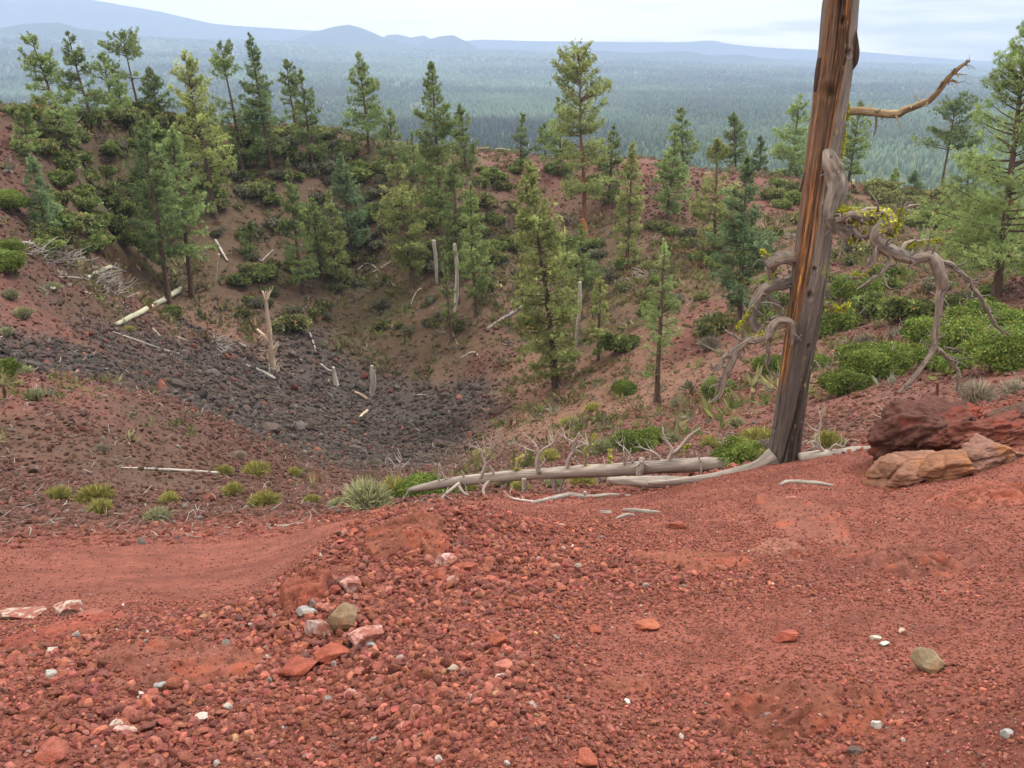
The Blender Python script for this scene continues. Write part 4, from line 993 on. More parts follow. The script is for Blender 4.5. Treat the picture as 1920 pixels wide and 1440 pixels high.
    A = [(1578, 210, 10, .0), (1600, 209, 8.5, -.03), (1640, 211, 8, -.1), (1682, 214, 8, -.2), (1700, 205, 7.6, -.24), (1722, 193, 6.8, -.3), (1742, 187, 6.4, -.34), (1764, 165, 5.6, -.4), (1776, 148, 5.2, -.44), (1800, 126, 4.0, -.5), (1819, 113, 2.0, -.55)]
    limb('branch', [A, [(1776, 150, 3, -.44), (1788, 152, 2, -.46), (1799, 155, 1, -.5)], [(1806, 121, 2.4, -.5), (1814, 123, 1, -.52)]], 501, .10, .12, base=np.array([.245, .195, .130]), label='bare tan upper limb reaching out and up')
    B = [(1552, 284, 10, -.14), (1556, 300, 17, -.24), (1564, 325, 19, -.27), (1567, 352, 19, -.29), (1561, 380, 18, -.31), (1562, 405, 17, -.33), (1572, 426, 15, -.36), (1590, 436, 12, -.4), (1606, 432, 9, -.44)]
    o_b = limb('branch', [B, [(1574, 432, 9, -.4), (1585, 448, 6, -.42), (1592, 438, 4, -.4)], [(1568, 412, 8, -.42), (1590, 404, 8, -.5), (1612, 408, 7, -.5)]], 502, .20, .24, label='thick grey limb hanging in front of the trunk')
    Cc = [(1572, 412, 13, -.36), (1600, 408, 13, -.42), (1628, 410, 13, -.46), (1652, 404, 14, -.5), (1664, 412, 13, -.56), (1650, 432, 13, -.62), (1648, 450, 13, -.62), (1664, 468, 13.5, -.58), (1690, 477, 13, -.55), (1716, 487, 12, -.55), (1740, 484, 11, -.56), (1756, 494, 11, -.58), (1765, 520, 11, -.6), (1766, 545, 10.5, -.6), (1760, 560, 7.5, -.6), (1757, 600, 6.3, -.6), (1754, 640, 6.2, -.6), (1752, 652, 6, -.6), (1738, 676, 5.2, -.62), (1716, 706, 4.6, -.64), (1686, 737, 3.2, -.66)]
    o_c = limb('branch', [Cc, [(1753, 650, 5, -.6), (1768, 664, 4.4, -.6), (1786, 682, 4, -.58), (1797, 704, 3.4, -.56), (1794, 732, 2.2, -.55)],
        [(1756, 488, 6, -.56), (1788, 500, 4.8, -.5), (1822, 534, 4.2, -.45), (1850, 580, 3.5, -.4), (1868, 612, 3, -.38), (1892, 628, 1.6, -.36)],
        [(1668, 440, 9, -.45), (1680, 420, 8, -.4), (1688, 398, 6, -.36), (1700, 388, 4, -.32), (1722, 384, 2, -.3)], [(1684, 402, 4, -.36), (1676, 384, 2.5, -.34)],
        [(1644, 440, 6, -.6), (1642, 470, 5, -.62), (1636, 496, 4.4, -.62), (1618, 516, 4, -.6), (1600, 522, 3, -.58), (1597, 506, 2, -.56)],
        [(1656, 468, 5, -.6), (1668, 486, 4.4, -.62), (1662, 503, 4, -.64), (1640, 520, 3.4, -.66), (1606, 543, 1.8, -.68)],
        [(1690, 470, 5, -.5), (1702, 455, 4, -.44), (1725, 452, 3, -.4), (1764, 450, 1.4, -.36)], [(1724, 480, 3, -.52), (1740, 464, 2.6, -.5), (1738, 458, 1, -.5)],
        [(1600, 430, 8, -.44), (1612, 444, 7, -.5), (1628, 440, 6, -.5), (1640, 425, 6, -.5)], [(1610, 400, 7, -.44), (1630, 392, 6, -.42), (1650, 396, 5, -.44)],
        [(1745, 648, 2, -.6), (1728, 640, .8, -.62)], [(1790, 655, 1.4, -.6), (1770, 650, 2.2, -.6)]], 503, .26, .26, label='long twisted grey limb looping over and hanging down')
    D = [(1500, 482, 14, .05), (1470, 485, 14, .0), (1450, 490, 13, -.04), (1436, 497, 11, -.06)]
    limb('branch', [D, [(1444, 492, 5, -.04), (1436, 478, 3.5, -.05), (1428, 470, 2, -.06)]], 504, .16, .2, label='short broken grey stub')
    E = [(1500, 522, 12, .1), (1474, 530, 12, .05), (1448, 534, 11.5, .02), (1428, 552, 11.5, .0), (1416, 574, 10.5, -.02), (1412, 596, 10, -.04), (1419, 616, 9, -.06), (1430, 622, 8, -.1)]
    limb('branch', [E, [(1444, 500, 10, .0), (1449, 518, 10, .06), (1460, 530, 9, .08)], [(1440, 556, 6, .03), (1460, 574, 6, .05), (1462, 592, 5, .06), (1442, 600, 6, .04)], [(1420, 562, 4, -.02), (1400, 592, 3, -.06), (1384, 614, 1.6, -.1)]], 505, .28, .26, label='curled grey limb looping back to the trunk')
    Fp = [(1482, 646, 4.5, -.20), (1487, 622, 6.5, -.23), (1482, 604, 7, -.24), (1464, 600, 7, -.22), (1447, 608, 8, -.2), (1434, 626, 10, -.2), (1412, 634, 9.6, -.22), (1392, 648, 9, -.24), (1374, 676, 8.5, -.26), (1362, 696, 7, -.27), (1358, 720, 5.5, -.28), (1350, 740, 4.4, -.28), (1330, 757, 2, -.3)]
    limb('branch', [Fp, [(1376, 668, 5, -.25), (1360, 668, 4.5, -.28), (1352, 684, 4, -.3), (1340, 694, 3, -.3), (1331, 680, 1.4, -.3)], [(1362, 700, 5, -.26), (1350, 715, 4.5, -.25), (1345, 735, 1.6, -.24)],
        [(1396, 644, 4, -.22), (1376, 630, 3, -.2), (1359, 619, 1.6, -.18)], [(1442, 630, 5, -.16), (1440, 660, 4, -.14), (1438, 684, 3, -.12), (1441, 698, 1.2, -.12)], [(1480, 640, 4.5, -.2), (1496, 636, 3, -.22), (1503, 640, 1.5, -.2)], [(1404, 640, 3, -.2), (1396, 626, 1.2, -.18)]], 506, .28, .26, label='gnarled low limb with a hooked tip')
    Gp = [(1538, 566, 9, -.02), (1556, 574, 6.5, -.06), (1574, 583, 4.5, -.1), (1590, 570, 2, -.14)]
    o_g = limb('branch', [Gp], 507, .2, .2, label='short lichen covered stub')
    def moss(parent, pts, n, seed, size=.035):
        P, R = px_path(pts, yb); lichen(parent, (P - org, R), int(n * 1.8), seed, size)
    moss(o_b, [(1566, 392, 15, -.33), (1580, 400, 12, -.42), (1600, 404, 12, -.5)], 70, 1); moss(o_c, Cc[1:6], 150, 2); moss(o_c, [(1590, 445, 5, -.42), (1604, 452, 3, -.42), (1625, 440, 6, -.5)], 50, 3)
    moss(o_c, [(1668, 440, 9, -.45), (1680, 420, 8, -.4), (1690, 396, 5, -.36)], 90, 4); moss(o_c, [(1696, 462, 3, -.46), (1764, 450, 1.4, -.36)], 60, 5, .03); moss(o_g, Gp, 60, 6)
    moss(o_c, [(1636, 500, 4, -.62), (1618, 516, 3, -.6), (1598, 512, 2, -.57)], 25, 7, .025)
    for k, pts in enumerate(([(1420, 562, 3, -.02), (1384, 614, 1.6, -.1)], [(1440, 484, 3, -.04), (1428, 470, 2, -.06)], [(1448, 505, 7, .0), (1442, 540, 7, 0), (1424, 556, 6, 0)], [(1430, 624, 4, -.22), (1400, 640, 6, -.24)])):
        moss(root, pts, (60, 30, 40, 25)[k], 11 + k, .03)
    moss(root, [(1589, 140, 3, -.05), (1587, 210, 6, -.04), (1584, 240, 4, -.06), (1574, 330, 3, -.1)], 150, 21, .022)
    for k, pts in enumerate(([(1537, 108, 4, -.14), (1532, 140, 5, -.15), (1528, 172, 3, -.14)], [(1604, 60, 3, -.1), (1606, 95, 6, -.12), (1604, 118, 4, -.12), (1598, 132, 1, -.1)], [(1606, 48, 1, -.1), (1601, 75, 2.4, -.14), (1600, 110, 2, -.14)], [(1500, 360, 2, -.2), (1504, 345, 2.4, -.2), (1509, 322, 1, -.18)])):
        P, R = px_path(pts, yb); b = MB(); b.tube(P - org, R, 7, 16, 60 + k, .2, .2, (.06, .04, .03) if k < 4 else (.45, .2, .05)); b.build('bark_sliver', DEADW, root)
    rp = [(1452, 858, 17, -.08), (1424, 874, 12, -.12), (1392, 884, 10, -.18), (1352, 893, 8.5, -.2), (1300, 899, 7, -.2), (1252, 904, 5, -.2), (1215, 905, 3, -.15)]
    P, R = px_path(rp, yb); P[:, 2] = np.maximum(P[:, 2], terrain(P[:, 0], P[:, 1]) - R * .3)
    b = MB(); b.tube(P - org, R, 18, 50, 71, .2, .3, (.26, .235, .21)); b.build('root', DEADW, root)
build_snag()

# ------------------------------------------------------------------ fallen trees, dead snags, sticks
def dead_thing(name, label, cat, y, trunk, limbs=(), seed=0, base=GREYW * 1.25, tw=2, group=None, flute=.22, lich=(), snap=True):
    """trunk and limbs as (column, row, radius px[, distance offset]) paths at distance Y (None: lying where the sight lines meet the ground)"""
    def conv(pts):
        if y is not None: return px_path(pts, y)
        P, R = [], []
        for q in pts:
            p = ground_hit(q[0], q[1], 5.0); 
            if p is None: p = at(q[0], q[1], 110)
            t = p[1] / ray(q[0], q[1])[1]; R.append(q[2] * t / FPX); P.append(p + np.array([0, 0, R[-1] * .55]))
        return np.array(P), np.array(R)
    P, R = conv(trunk); R = R * (.78 if np.linalg.norm(P[0]) > 20 else 1); org = P[0].copy(); P = P - org
    single = not limbs and not lich
    root = None if single else empty(name, org)
    g = np.random.default_rng(seed + 900); b = MB(); nn = max(14, len(P) * 7)
    V, F, E, G = tube(P, R, 14, nn, seed, .14 if np.linalg.norm(org) < 20 else .42, flute); c = np.repeat(wood_cols(nn, seed, base), 14, 0); c = np.concatenate([c, c[:1], c[-1:]])
    st_ = fbm(np.stack([np.cos(G[:, 0] / R.mean()) * 2.2, np.sin(G[:, 0] / R.mean()) * 2.2, G[:, 1] * .6 / R.mean() * .1], -1), 3, seed + 40)[:, None]
    b.add(V, F, E, np.clip(c * (1 + .9 * st_), .02, .65), G)
    if single:
        o = b.build(name, DEADW, None, loc=tuple(org)); tag(o, label, cat, group); return o
    tag(root, label, cat, group); b.build('log' if name == 'fallen_log' else 'trunk', DEADW, root)
    for k, pts in enumerate(limbs):
        if y is not None: Pl, Rl = px_path(pts, y)
        else:
            yy = np.interp(pts[0][0], *zip(*sorted((q[0], (org + P[i])[1]) for i, q in enumerate(trunk)))); Pl, Rl = px_path(pts, yy)
        Pl = Pl - org; bl = MB(); Rl = Rl * (1.0 if y is not None and np.linalg.norm(org) < 20 else 1); bl.tube(Pl, Rl, 8, max(8, 5 * len(Pl)), seed + k, .15, .1, base * g.uniform(1.05, 1.55))
        Ls = np.linalg.norm(np.diff(Pl, axis=0), axis=1).sum()
        for _ in range(tw if len(pts) > 2 else tw // 2):    # side twigs
            f = g.uniform(.35, .95); Cq, Rq = resample(Pl, Rl, 30); i = int(f * 29); dirn = unit(Cq[min(i + 1, 29)] - Cq[max(i - 1, 0)]); out = unit(dirn * .5 + g.normal(size=3) * .7); l = Ls * g.uniform(.15, .5)
            mid = Cq[i] + out * l * .5 + g.normal(size=3) * l * .08; bl.tube([Cq[i], mid, Cq[i] + out * l + np.array([0, 0, l * .2])], [Rq[i] * .6, Rq[i] * .4, Rq[i] * .15], 5, 7, col=base * g.uniform(1.05, 1.6))
        ol = bl.build('branch', DEADW, root)
        if k in lich: lichen(ol, (Pl, Rl), 40, seed + k, .04)
    return root

WHITEW = np.array([.34, .315, .285])
dead_thing('fallen_log', 'long grey fallen log propped on its own dead branches along the near rim', 'log', 9.7,
 [(766, 919, 4, .3), (800, 913, 7, .25), (850, 904, 9.5, .2), (950, 893, 9.6, .1), (1080, 885, 11.6, 0), (1200, 877, 12.4, -.1), (1300, 872, 12.4, -.2), (1368, 869, 12.2, -.3)],
 [[(754, 896, 2.2, .6), (748, 880, 2, .6), (752, 859, 1.6, .6), (745, 841, 1, .6)], [(748, 882, 1.8, .6), (740, 872, 1.4, .6), (729, 858, .8, .6)], [(738, 897, 1.6, .6), (732, 878, .9, .6)],
  [(822, 908, 2, .2), (823, 888, 1.6, .2), (823, 869, 1, .2)], [(847, 904, 1.8, .2), (831, 891, 1.5, .2), (824, 872, .8, .2)], [(843, 898, 1.8, .2), (847, 882, .8, .2)], [(871, 897, 2, .15), (868, 889, 1.6, .15), (866, 882, .8, .15)],
  [(901, 896, 3.2, .1), (910, 872, 2.8, .1), (909, 860, 2.4, .1), (921, 846, 2, .1), (918, 825, 1, .1)], [(921, 846, 1.8, .1), (930, 830, 1.4, .1), (938, 805, .8, .1)], [(909, 856, 1.8, .1), (903, 846, 1.4, .1), (880, 833, .7, .1)], [(922, 895, 2, .1), (925, 884, 1.8, .1), (917, 873, 1, .1)],
  [(969, 890, 4, .1), (970, 869, 3.4, .1), (977, 855, 2.2, .1)],
  [(1011, 886, 5, 0), (1007, 872, 4, 0), (1009, 856, 3.4, 0), (1018, 843, 2.6, 0), (1037, 830, 2, 0), (1047, 807, 1, 0)], [(1009, 856, 3, 0), (1005, 835, 2, 0), (981, 812, .8, 0)], [(1006, 848, 2, 0), (987, 841, 1.5, 0), (960, 829, .7, 0)], [(1010, 878, 2.2, 0), (1021, 866, 1.8, 0), (1020, 859, 1, 0)],
  [(1062, 884, 4, 0), (1067, 860, 3.4, 0), (1076, 843, 3, 0), (1076, 829, 2.2, 0), (1086, 812, 1, 0)], [(1076, 829, 2, 0), (1058, 819, 1.6, 0), (1056, 804, .8, 0)], [(1066, 822, 1.4, 0), (1070, 789, .6, 0)],
  [(1098, 880, 3.2, 0), (1100, 846, 2.8, 0), (1112, 825, 2.2, 0), (1115, 812, 1, 0)], [(1143, 874, 2.6, 0), (1143, 847, 2, 0)], [(1168, 884, 3.4, -.1), (1171, 866, 2.8, -.1), (1170, 849, 1.4, -.1)], [(1187, 868, 2.4, -.1), (1176, 846, 1.8, -.1), (1154, 827, .8, -.1)],
  [(1243, 868, 3, -.1), (1228, 850, 2.2, -.1), (1196, 837, .8, -.1)], [(1198, 900, 7, -.25), (1200, 880, 7, -.25), (1204, 858, 5, -.2)], [(1249, 875, 5, -.15), (1256, 856, 4, -.15), (1260, 842, 3, -.15), (1246, 821, 2, -.15), (1244, 802, 1, -.15)], [(1262, 850, 3.4, -.15), (1274, 840, 3.2, -.15), (1292, 818, 2.4, -.15), (1313, 802, 1, -.15)], [(1268, 852, 2.6, -.15), (1294, 834, 1.4, -.15)], [(1316, 896, 2.2, -.3), (1314, 868, 2, -.3), (1306, 850, 1, -.3)], [(1353, 866, 2, 0), (1356, 830, 1.6, 0), (1352, 815, .8, 0)],
  [(983, 896, 5, 0), (983, 912, 4.6, 0), (982, 930, 3.6, 0)], [(1035, 892, 5, 0), (1042, 925, 4, 0)], [(862, 906, 4, .1), (838, 925, 3.2, .0), (812, 952, 2, -.1)], [(858, 908, 4, .1), (872, 926, 2.6, 0), (900, 938, 1.4, 0)], [(921, 898, 4, .1), (906, 919, 2.8, 0), (917, 944, 1.8, -.1)], [(1368, 872, 9, -.3), (1380, 880, 6, -.35), (1388, 884, 3, -.4)], [(1330, 884, 5, -.3), (1360, 888, 5, -.35), (1384, 886, 2, -.4)], [(768, 918, 2.6, .3), (762, 928, 2, .3), (756, 937, 1, .3)], [(1060, 890, 3.2, 0), (1050, 920, 2.2, 0), (1053, 935, 1, 0)]],
 600, GREYW * 1.2, 6, lich=(11, 19, 20, 27))
dead_thing('fallen_log', 'thick pale log end lying behind the dead trunk against the red lava block', 'log', 7.9,
 [(1500, 862, 13), (1540, 856, 13), (1590, 851, 12.5), (1640, 846, 10)], [[(1545, 848, 4), (1537, 838, 3.4), (1525, 828, 2.6), (1512, 833, 1.6)], [(1537, 838, 3), (1534, 815, 2.4), (1539, 790, 1.6), (1533, 762, .8)], [(1539, 790, 1.4), (1545, 765, .7)], [(1552, 848, 3), (1566, 834, 2.4), (1580, 838, 1.8), (1592, 823, 1)]], 640, WHITEW * .82, 4)
dead_thing('weathered_slab', 'flat split grey slab of wood on the red cinders below the long propped log', 'wood', 8.7, [(1138, 900, 5), (1165, 902, 8), (1230, 904, 12), (1300, 906, 11), (1350, 903, 8), (1395, 897, 4)], (), 645, GREYW * 1.25, flute=.35)
dead_thing('dead_limb', 'crooked grey limb lying on the red crest under the propped log', 'branch', None, [(998, 944, 3), (1030, 940, 6), (1065, 932, 6), (1110, 934, 5), (1140, 930, 4), (1182, 930, 2)], [[(1006, 942, 3), (960, 934, 2), (944, 920, 1)], [(1100, 932, 3), (1096, 922, 3)]], 650, GREYW * 1.2, 2)
dead_thing('stick', 'smooth grey stick lying alone on red cinders in front of the dead trunk', 'stick', None, [(1462, 910, 3), (1480, 906, 4.6), (1530, 908, 4.4), (1563, 911, 1.6)], (), 652, WHITEW * .8)
dead_thing('wood_piece', 'short split chunk of grey wood just behind the cinder heap', 'wood', None, [(914, 985, 6), (935, 984, 6.5), (957, 986, 5.5)], (), 653, GREYW * 1.2, flute=.4)
dead_thing('wood_piece', 'longer upper one of two grey split wood pieces on the red slope', 'wood', None, [(1168, 958, 3), (1190, 961, 6), (1220, 963, 5), (1238, 961, 2)], (), 654, GREYW * 1.2, flute=.4)
dead_thing('wood_piece', 'shorter lower one of two grey split wood pieces on the red slope', 'wood', None, [(1154, 974, 2), (1172, 969, 4.4), (1190, 968, 3)], (), 655, GREYW * 1.15, flute=.4)
dead_thing('wood_piece', 'small grey stub of wood left of the two split pieces', 'wood', None, [(1125, 963, 4), (1146, 963, 4)], (), 656, GREYW * 1.2, flute=.4)
dead_thing('stick', 'thin pale stick at the foot of the left red fan', 'stick', None, [(502, 984, 1.4), (530, 987, 2.2), (560, 983, 2), (612, 976, 1.2)], (), 657, WHITEW)
dead_thing('stick', 'pale bleached log lying flat among yellow bushes on the near left slope', 'log', None, [(228, 878, 2), (270, 880, 3), (340, 884, 3.6), (400, 888, 3.6), (430, 892, 2)], (), 658, WHITEW)
dead_thing('fallen_log', 'long pale green log at the foot of the two tall pines', 'log', None, [(219, 611, 5.5), (260, 591, 6.5), (300, 570, 7), (338, 547, 7.5)], (), 660, np.array([.34, .34, .25]), flute=.12)
dead_thing('fallen_log', 'thin pale log pointing down into the dark floor, below the long pale green one', 'log', None, [(210, 623, 2.4), (250, 638, 3.2), (310, 660, 4), (336, 664, 2)], (), 661, WHITEW * .8)
dead_thing('fallen_log', 'grey log at the upper end of the brush pile by the left border', 'log', None, [(30, 457, 4.5), (60, 460, 4), (118, 475, 2.5)], [[(32, 458, 3), (38, 470, 1.4)], [(108, 472, 1.6), (120, 488, 1)], [(70, 462, 1.4), (78, 470, .8)]], 662, WHITEW * .85, 2)
dead_thing('fallen_log', 'short pale green log raised in the middle of the brush pile', 'log', None, [(164, 523, 4.6), (186, 512, 4.6), (208, 502, 4.6)], (), 663, np.array([.36, .36, .27]))
dead_thing('fallen_log', 'grey log angled down from the tip of the short pale green log', 'log', None, [(208, 502, 3.6), (236, 512, 3)], [[(226, 508, 1.4), (224, 517, 1)], [(233, 511, 1.4), (231, 518, 1)]], 664, WHITEW * .75, 0)
dead_thing('fallen_log', 'thin grey log lying left of the short pale green log', 'log', None, [(112, 521, 2.6), (140, 522, 2.6), (170, 527, 2.2), (210, 541, 1.4)], (), 665, WHITEW * .75)
dead_thing('fallen_log', 'grey log on the dark lava blocks below the shattered snag', 'log', None, [(456, 684, 2.4), (480, 694, 4), (516, 713, 4.4)], (), 666, WHITEW * .8)
dead_thing('fallen_log', 'short tan log on the dark floor beside the lone standing snag', 'log', None, [(662, 736, 3), (676, 742, 4.4), (689, 751, 4)], (), 667, np.array([.36, .29, .21]))
dead_thing('fallen_log', 'broken tan log nearest in the middle of the dark crater floor', 'log', None, [(675, 784, 3.4), (684, 776, 4), (691, 769, 3)], (), 668, np.array([.38, .31, .22]))
dead_thing('fallen_log', 'pale stick of a log leaning on dark rubble above the two short snags', 'log', None, [(581, 625, 2), (586, 640, 2.2), (593, 660, 1.8)], (), 669, WHITEW)
dead_thing('fallen_log', 'small pale log tilted against the shorter standing snag', 'log', None, [(602, 684, 2.4), (612, 693, 3), (622, 697, 2)], (), 670, WHITEW * .9)
dead_thing('fallen_log', 'long dark grey log running up the slope behind the big yellow green pine', 'log', None, [(912, 619, 3.6), (950, 596, 4.6), (1000, 563, 5), (1024, 544, 4)], [[(928, 612, 1.4), (932, 620, .8)], [(952, 590, 2), (956, 574, 1)]], 671, GREYW * .95, 0)
dead_thing('fallen_log', 'bent white stick at the edge of the dark floor under the spindly pine', 'log', None, [(864, 672, 1.4), (880, 663, 2), (892, 662, 2), (896, 668, 1.2)], (), 672, WHITEW)
dead_thing('fallen_log', 'pale log lying on the dark floor where it meets the red slope', 'log', None, [(776, 741, 2), (798, 741, 1.6)], (), 673, WHITEW)
dead_thing('fallen_log', 'white leaning pole right of the pair of tall pines', 'log', None, [(404, 452, 3.4), (414, 470, 3.6), (427, 491, 2.6)], (), 674, WHITEW)
dead_thing('fallen_log', 'grey log partly under bushes below the sapling', 'log', None, [(490, 492, 2.4), (512, 470, 2)], (), 675, GREYW * 1.2)
dead_thing('fallen_log', 'forked white branches lying below the olive leaning pine', 'log', None, [(667, 510, 1.6), (690, 495, 2.6), (712, 510, 1.6)], [[(690, 495, 1.6), (706, 502, 1)], [(676, 505, 1.2), (680, 514, .8)]], 676, WHITEW * .9, 1)
dead_thing('fallen_log', 'grey log crossing right of the forked white branches', 'log', None, [(700, 512, 2.6), (722, 500, 3), (742, 486, 2.4)], (), 677, GREYW * 1.2)
dead_thing('fallen_log', 'crooked white fork leaning at the foot of the olive leaning pine', 'log', None, [(770, 572, 1.6), (780, 550, 1.8), (789, 541, 1.6)], [[(789, 541, 1.6), (796, 552, 1.4), (793, 566, .8)]], 678, WHITEW, 0)
dead_thing('fallen_log', 'thin white bent stem at the curved foot of the spindly pine', 'log', None, [(842, 612, 1), (850, 628, 1.4), (858, 646, 1)], (), 679, WHITEW * .9)
dead_thing('fallen_log', 'pale log on the skyline path, longer of two', 'log', None, [(928, 280, 1.8), (945, 281, 2), (958, 283, 1.8)], (), 680, np.array([.36, .33, .24]))
dead_thing('fallen_log', 'pale log on the skyline path, shorter of two', 'log', None, [(893, 279, 1.4), (916, 278, 1.4)], (), 681, np.array([.36, .33, .24]))
for k, (lab, a, b_) in enumerate([
 ('short pale stick lying on red stripes left of the long pale green log', (160, 548), (180, 556)), ('white stick lying just above the middle of the long pale green log', (228, 566), (246, 584)),
 ('white stick lying below the foot of the pair of tall pines', (286, 616), (304, 634)), ('pale stick on the dark margin right of the thin pale log', (332, 632), (352, 640)),
 ('thin white stick on the brown slope left of the shattered snag', (440, 640), (462, 650)), ('small white stick near the upper edge of the dark floor', (548, 668), (566, 676)),
 ('white stick lying right of the tall white dead trunk', (905, 560), (930, 548)), ('pale stick on the tan slope below the leaning white pole', (1060, 690), (1082, 676))]):
    dead_thing('stick', lab, 'stick', None, [(*a, 1.6), ((a[0] + b_[0]) / 2, (a[1] + b_[1]) / 2 + .6, 2.1), (*b_, 1.3)], (), 740 + k, WHITEW * 1.1)
# standing dead trunks in the crater
def stander(label, ub, vb, path, seed, base=WHITEW, limbs=(), tw=1, name='dead_snag'):
    p = ground_hit(ub, vb, 10.0); dead_thing(name, label, 'dead tree', p[1], path, limbs, seed, base * 1.2, tw)
stander('shattered snag with a flared top and orange splinters in the middle of the left floor', 510, 690, [(512, 694, 7), (510, 665, 6), (507, 640, 5.2), (503, 600, 4.6), (500, 575, 4.4), (499, 558, 3.4), (498, 546, 1.2)], 690, np.array([.36, .285, .215]),
 [[(499, 562, 3), (494, 550, 2), (491, 545, .8)], [(501, 562, 3), (505, 550, 2.2), (509, 545, .8)], [(503, 560, 2.4), (502, 545, .6)], [(506, 640, 3.4), (490, 625, 3), (481, 617, 2)], [(512, 655, 3), (520, 645, 1.4)], [(508, 676, 3.4), (502, 668, 3), (503, 655, 1.4)], [(512, 668, 3), (518, 655, 2), (521, 640, .8)], [(510, 690, 3), (514, 705, 2)]], 3)
stander('lone pale snag standing on the dark floor right of the shorter snag', 698, 742, [(697, 744, 6.5), (698, 722, 6), (697, 702, 5), (697, 685, 3.4)], 691, WHITEW * .9, [[(700, 735, 3), (703, 715, 2.4), (702, 694, 1)]], 1)
stander('shorter pale snag standing on the dark floor', 630, 722, [(631, 724, 7), (628, 706, 5), (625, 688, 3.4)], 692, WHITEW * .95, [[(620, 725, 2.4), (616, 712, 1.6)]], 0)
stander('tall white dead trunk standing before a green pine on the far wall', 857, 585, [(853, 588, 3.6), (856, 550, 5), (857, 510, 5), (855, 480, 4.4), (852, 456, 3.4)], 693, WHITEW * 1.15)
stander('white broken trunk behind, left of the tall white dead trunk', 818, 532, [(819, 532, 3.6), (818, 500, 4), (815, 470, 4.4), (813, 450, 4.6)], 694, WHITEW * .95)
stander('leaning white pole on the tan slope right of the big yellow green pine', 1078, 660, [(1077, 662, 2.2), (1082, 620, 3), (1086, 580, 4.4), (1087, 550, 5), (1087, 528, 4)], 695, WHITEW)
stander('short white upright pole under the right one of the two tall pines', 404, 530, [(404, 531, 2.2), (406, 500, 2.4), (410, 476, 2.4)], 696, np.array([.42, .40, .30]))
stander('orange broken trunk standing below the umbrella topped giant', 1098, 446, [(1099, 448, 6), (1096, 430, 6), (1092, 410, 4)], 697, np.array([.26, .12, .055]))

def brush(label, poly, n, seed, lenm=(.6, 1.8)):
    """one tangled heap of bleached brushwood"""
    g = np.random.default_rng(seed); b = MB(); org = None
    us, vs2 = [q[0] for q in poly], [q[1] for q in poly]
    for _ in range(n):
        k = g.random(); i = g.integers(0, len(poly) - 1); u = poly[i][0] + (poly[i + 1][0] - poly[i][0]) * k + g.normal(0, poly[i][2]); v = poly[i][1] + (poly[i + 1][1] - poly[i][1]) * k + g.normal(0, poly[i][2] * .7)
        p = ground_hit(u, v, 8.0)
        if p is None: continue
        if org is None: org = p
        a = g.uniform(0, 6.28); l = g.uniform(*lenm); d = np.array([math.cos(a), math.sin(a), g.uniform(-.1, .5)]) * l
        q = p - org + np.array([0, 0, .08]); b.tube([q, q + d * .5 + g.normal(size=3) * l * .1, q + d], [.035, .028, .012], 5, 6, col=WHITEW * g.uniform(.55, 1.15))
    o = b.build('brush_pile', DEADW, None, loc=tuple(org)); tag(o, label, 'brush pile', kind='stuff')
brush('bleached brushwood fanned out below the grey log by the left border', [(45, 468, 5), (80, 480, 8), (120, 490, 8), (150, 492, 6)], 130, 31)
brush('bleached brushwood tangled around the short pale green log', [(190, 500, 8), (180, 530, 10), (215, 535, 12), (225, 555, 9)], 150, 32)
brush('dry sticks heaped at the dark margin under the two tall pines', [(400, 640, 8), (430, 650, 9), (405, 668, 6)], 70, 33, (.5, 1.3))
brush('broken splinters scattered round the foot of the shattered snag', [(495, 690, 5), (515, 690, 5), (508, 705, 4)], 40, 34, (.4, 1.2))
brush('grey dead branches of a fallen crown on the middle of the right inner wall', [(1180, 530, 6), (1200, 520, 7), (1215, 512, 6)], 60, 35, (.6, 1.6))
brush('grey brushwood on the far wall left of the ragged tufted pine', [(660, 385, 6), (690, 380, 6), (700, 400, 6)], 50, 36, (.8, 2.0))
# ------------------------------------------------------------------ shrubs
def leafy(seed, lobes, per, leaf, tone, flat=.62, var=.18):
    """rounded evergreen shrub of unit half width: leaves crowd on the outside of uneven lobes"""
    g = np.random.default_rng(seed); V, F, C = [], [], []; off = 0; st = MB()
    for k in range(lobes):
        a = g.uniform(0, 6.28); rr = (g.random() ** .6) * .72; rad = g.uniform(.24, .42) * (1.15 - .4 * rr)
        c = np.array([math.cos(a) * rr, math.sin(a) * rr, flat * g.uniform(.35, .95) * (1 - .5 * rr * rr)])
        n = int(per * g.uniform(.7, 1.2) * rad / .33); d = unit(g.normal(size=(n, 3)) + np.array([0, 0, .35])); p = c + d * rad * (g.random((n, 1)) ** .35) * np.array([1, 1, .8]) * (1 + .5 * fbm(d * 2.2 + k * 9 + seed, 2, seed))[:, None]
        ax = unit(d + g.normal(0, .55, (n, 3)) + np.array([0, 0, .4]))
        col = np.array(tone) * np.exp(g.normal(0, var, (n, 1))) * g.uniform(.62, 1.32)
        yel = g.random(n) < .05; col[yel] = np.array(tone) * np.array([1.9, 1.15, .9])
        v, f, cc = needle_tufts(p, ax, np.full(n, leaf), np.full(n, leaf * .62), 2, col, g, .8); V.append(v); F.append(f + off); C.append(cc); off += len(v)
        st.tube([(0, 0, -.12), c * np.array([.5, .5, .45]), c * np.array([.95, .95, .9])], [.03, .022, .012], 4, 5, col=(.12, .075, .06))
    for k in range(16):
        a = g.uniform(0, 6.28); l = g.uniform(.5, 1.08); st.tube([(0, 0, 0), (math.cos(a) * l * .6, math.sin(a) * l * .6, .22), (math.cos(a) * l, math.sin(a) * l, g.uniform(.15, .85))], [.018, .012, .006], 4, 5, col=(.22, .20, .185))
    return np.concatenate(V), np.concatenate(F), np.concatenate(C), st

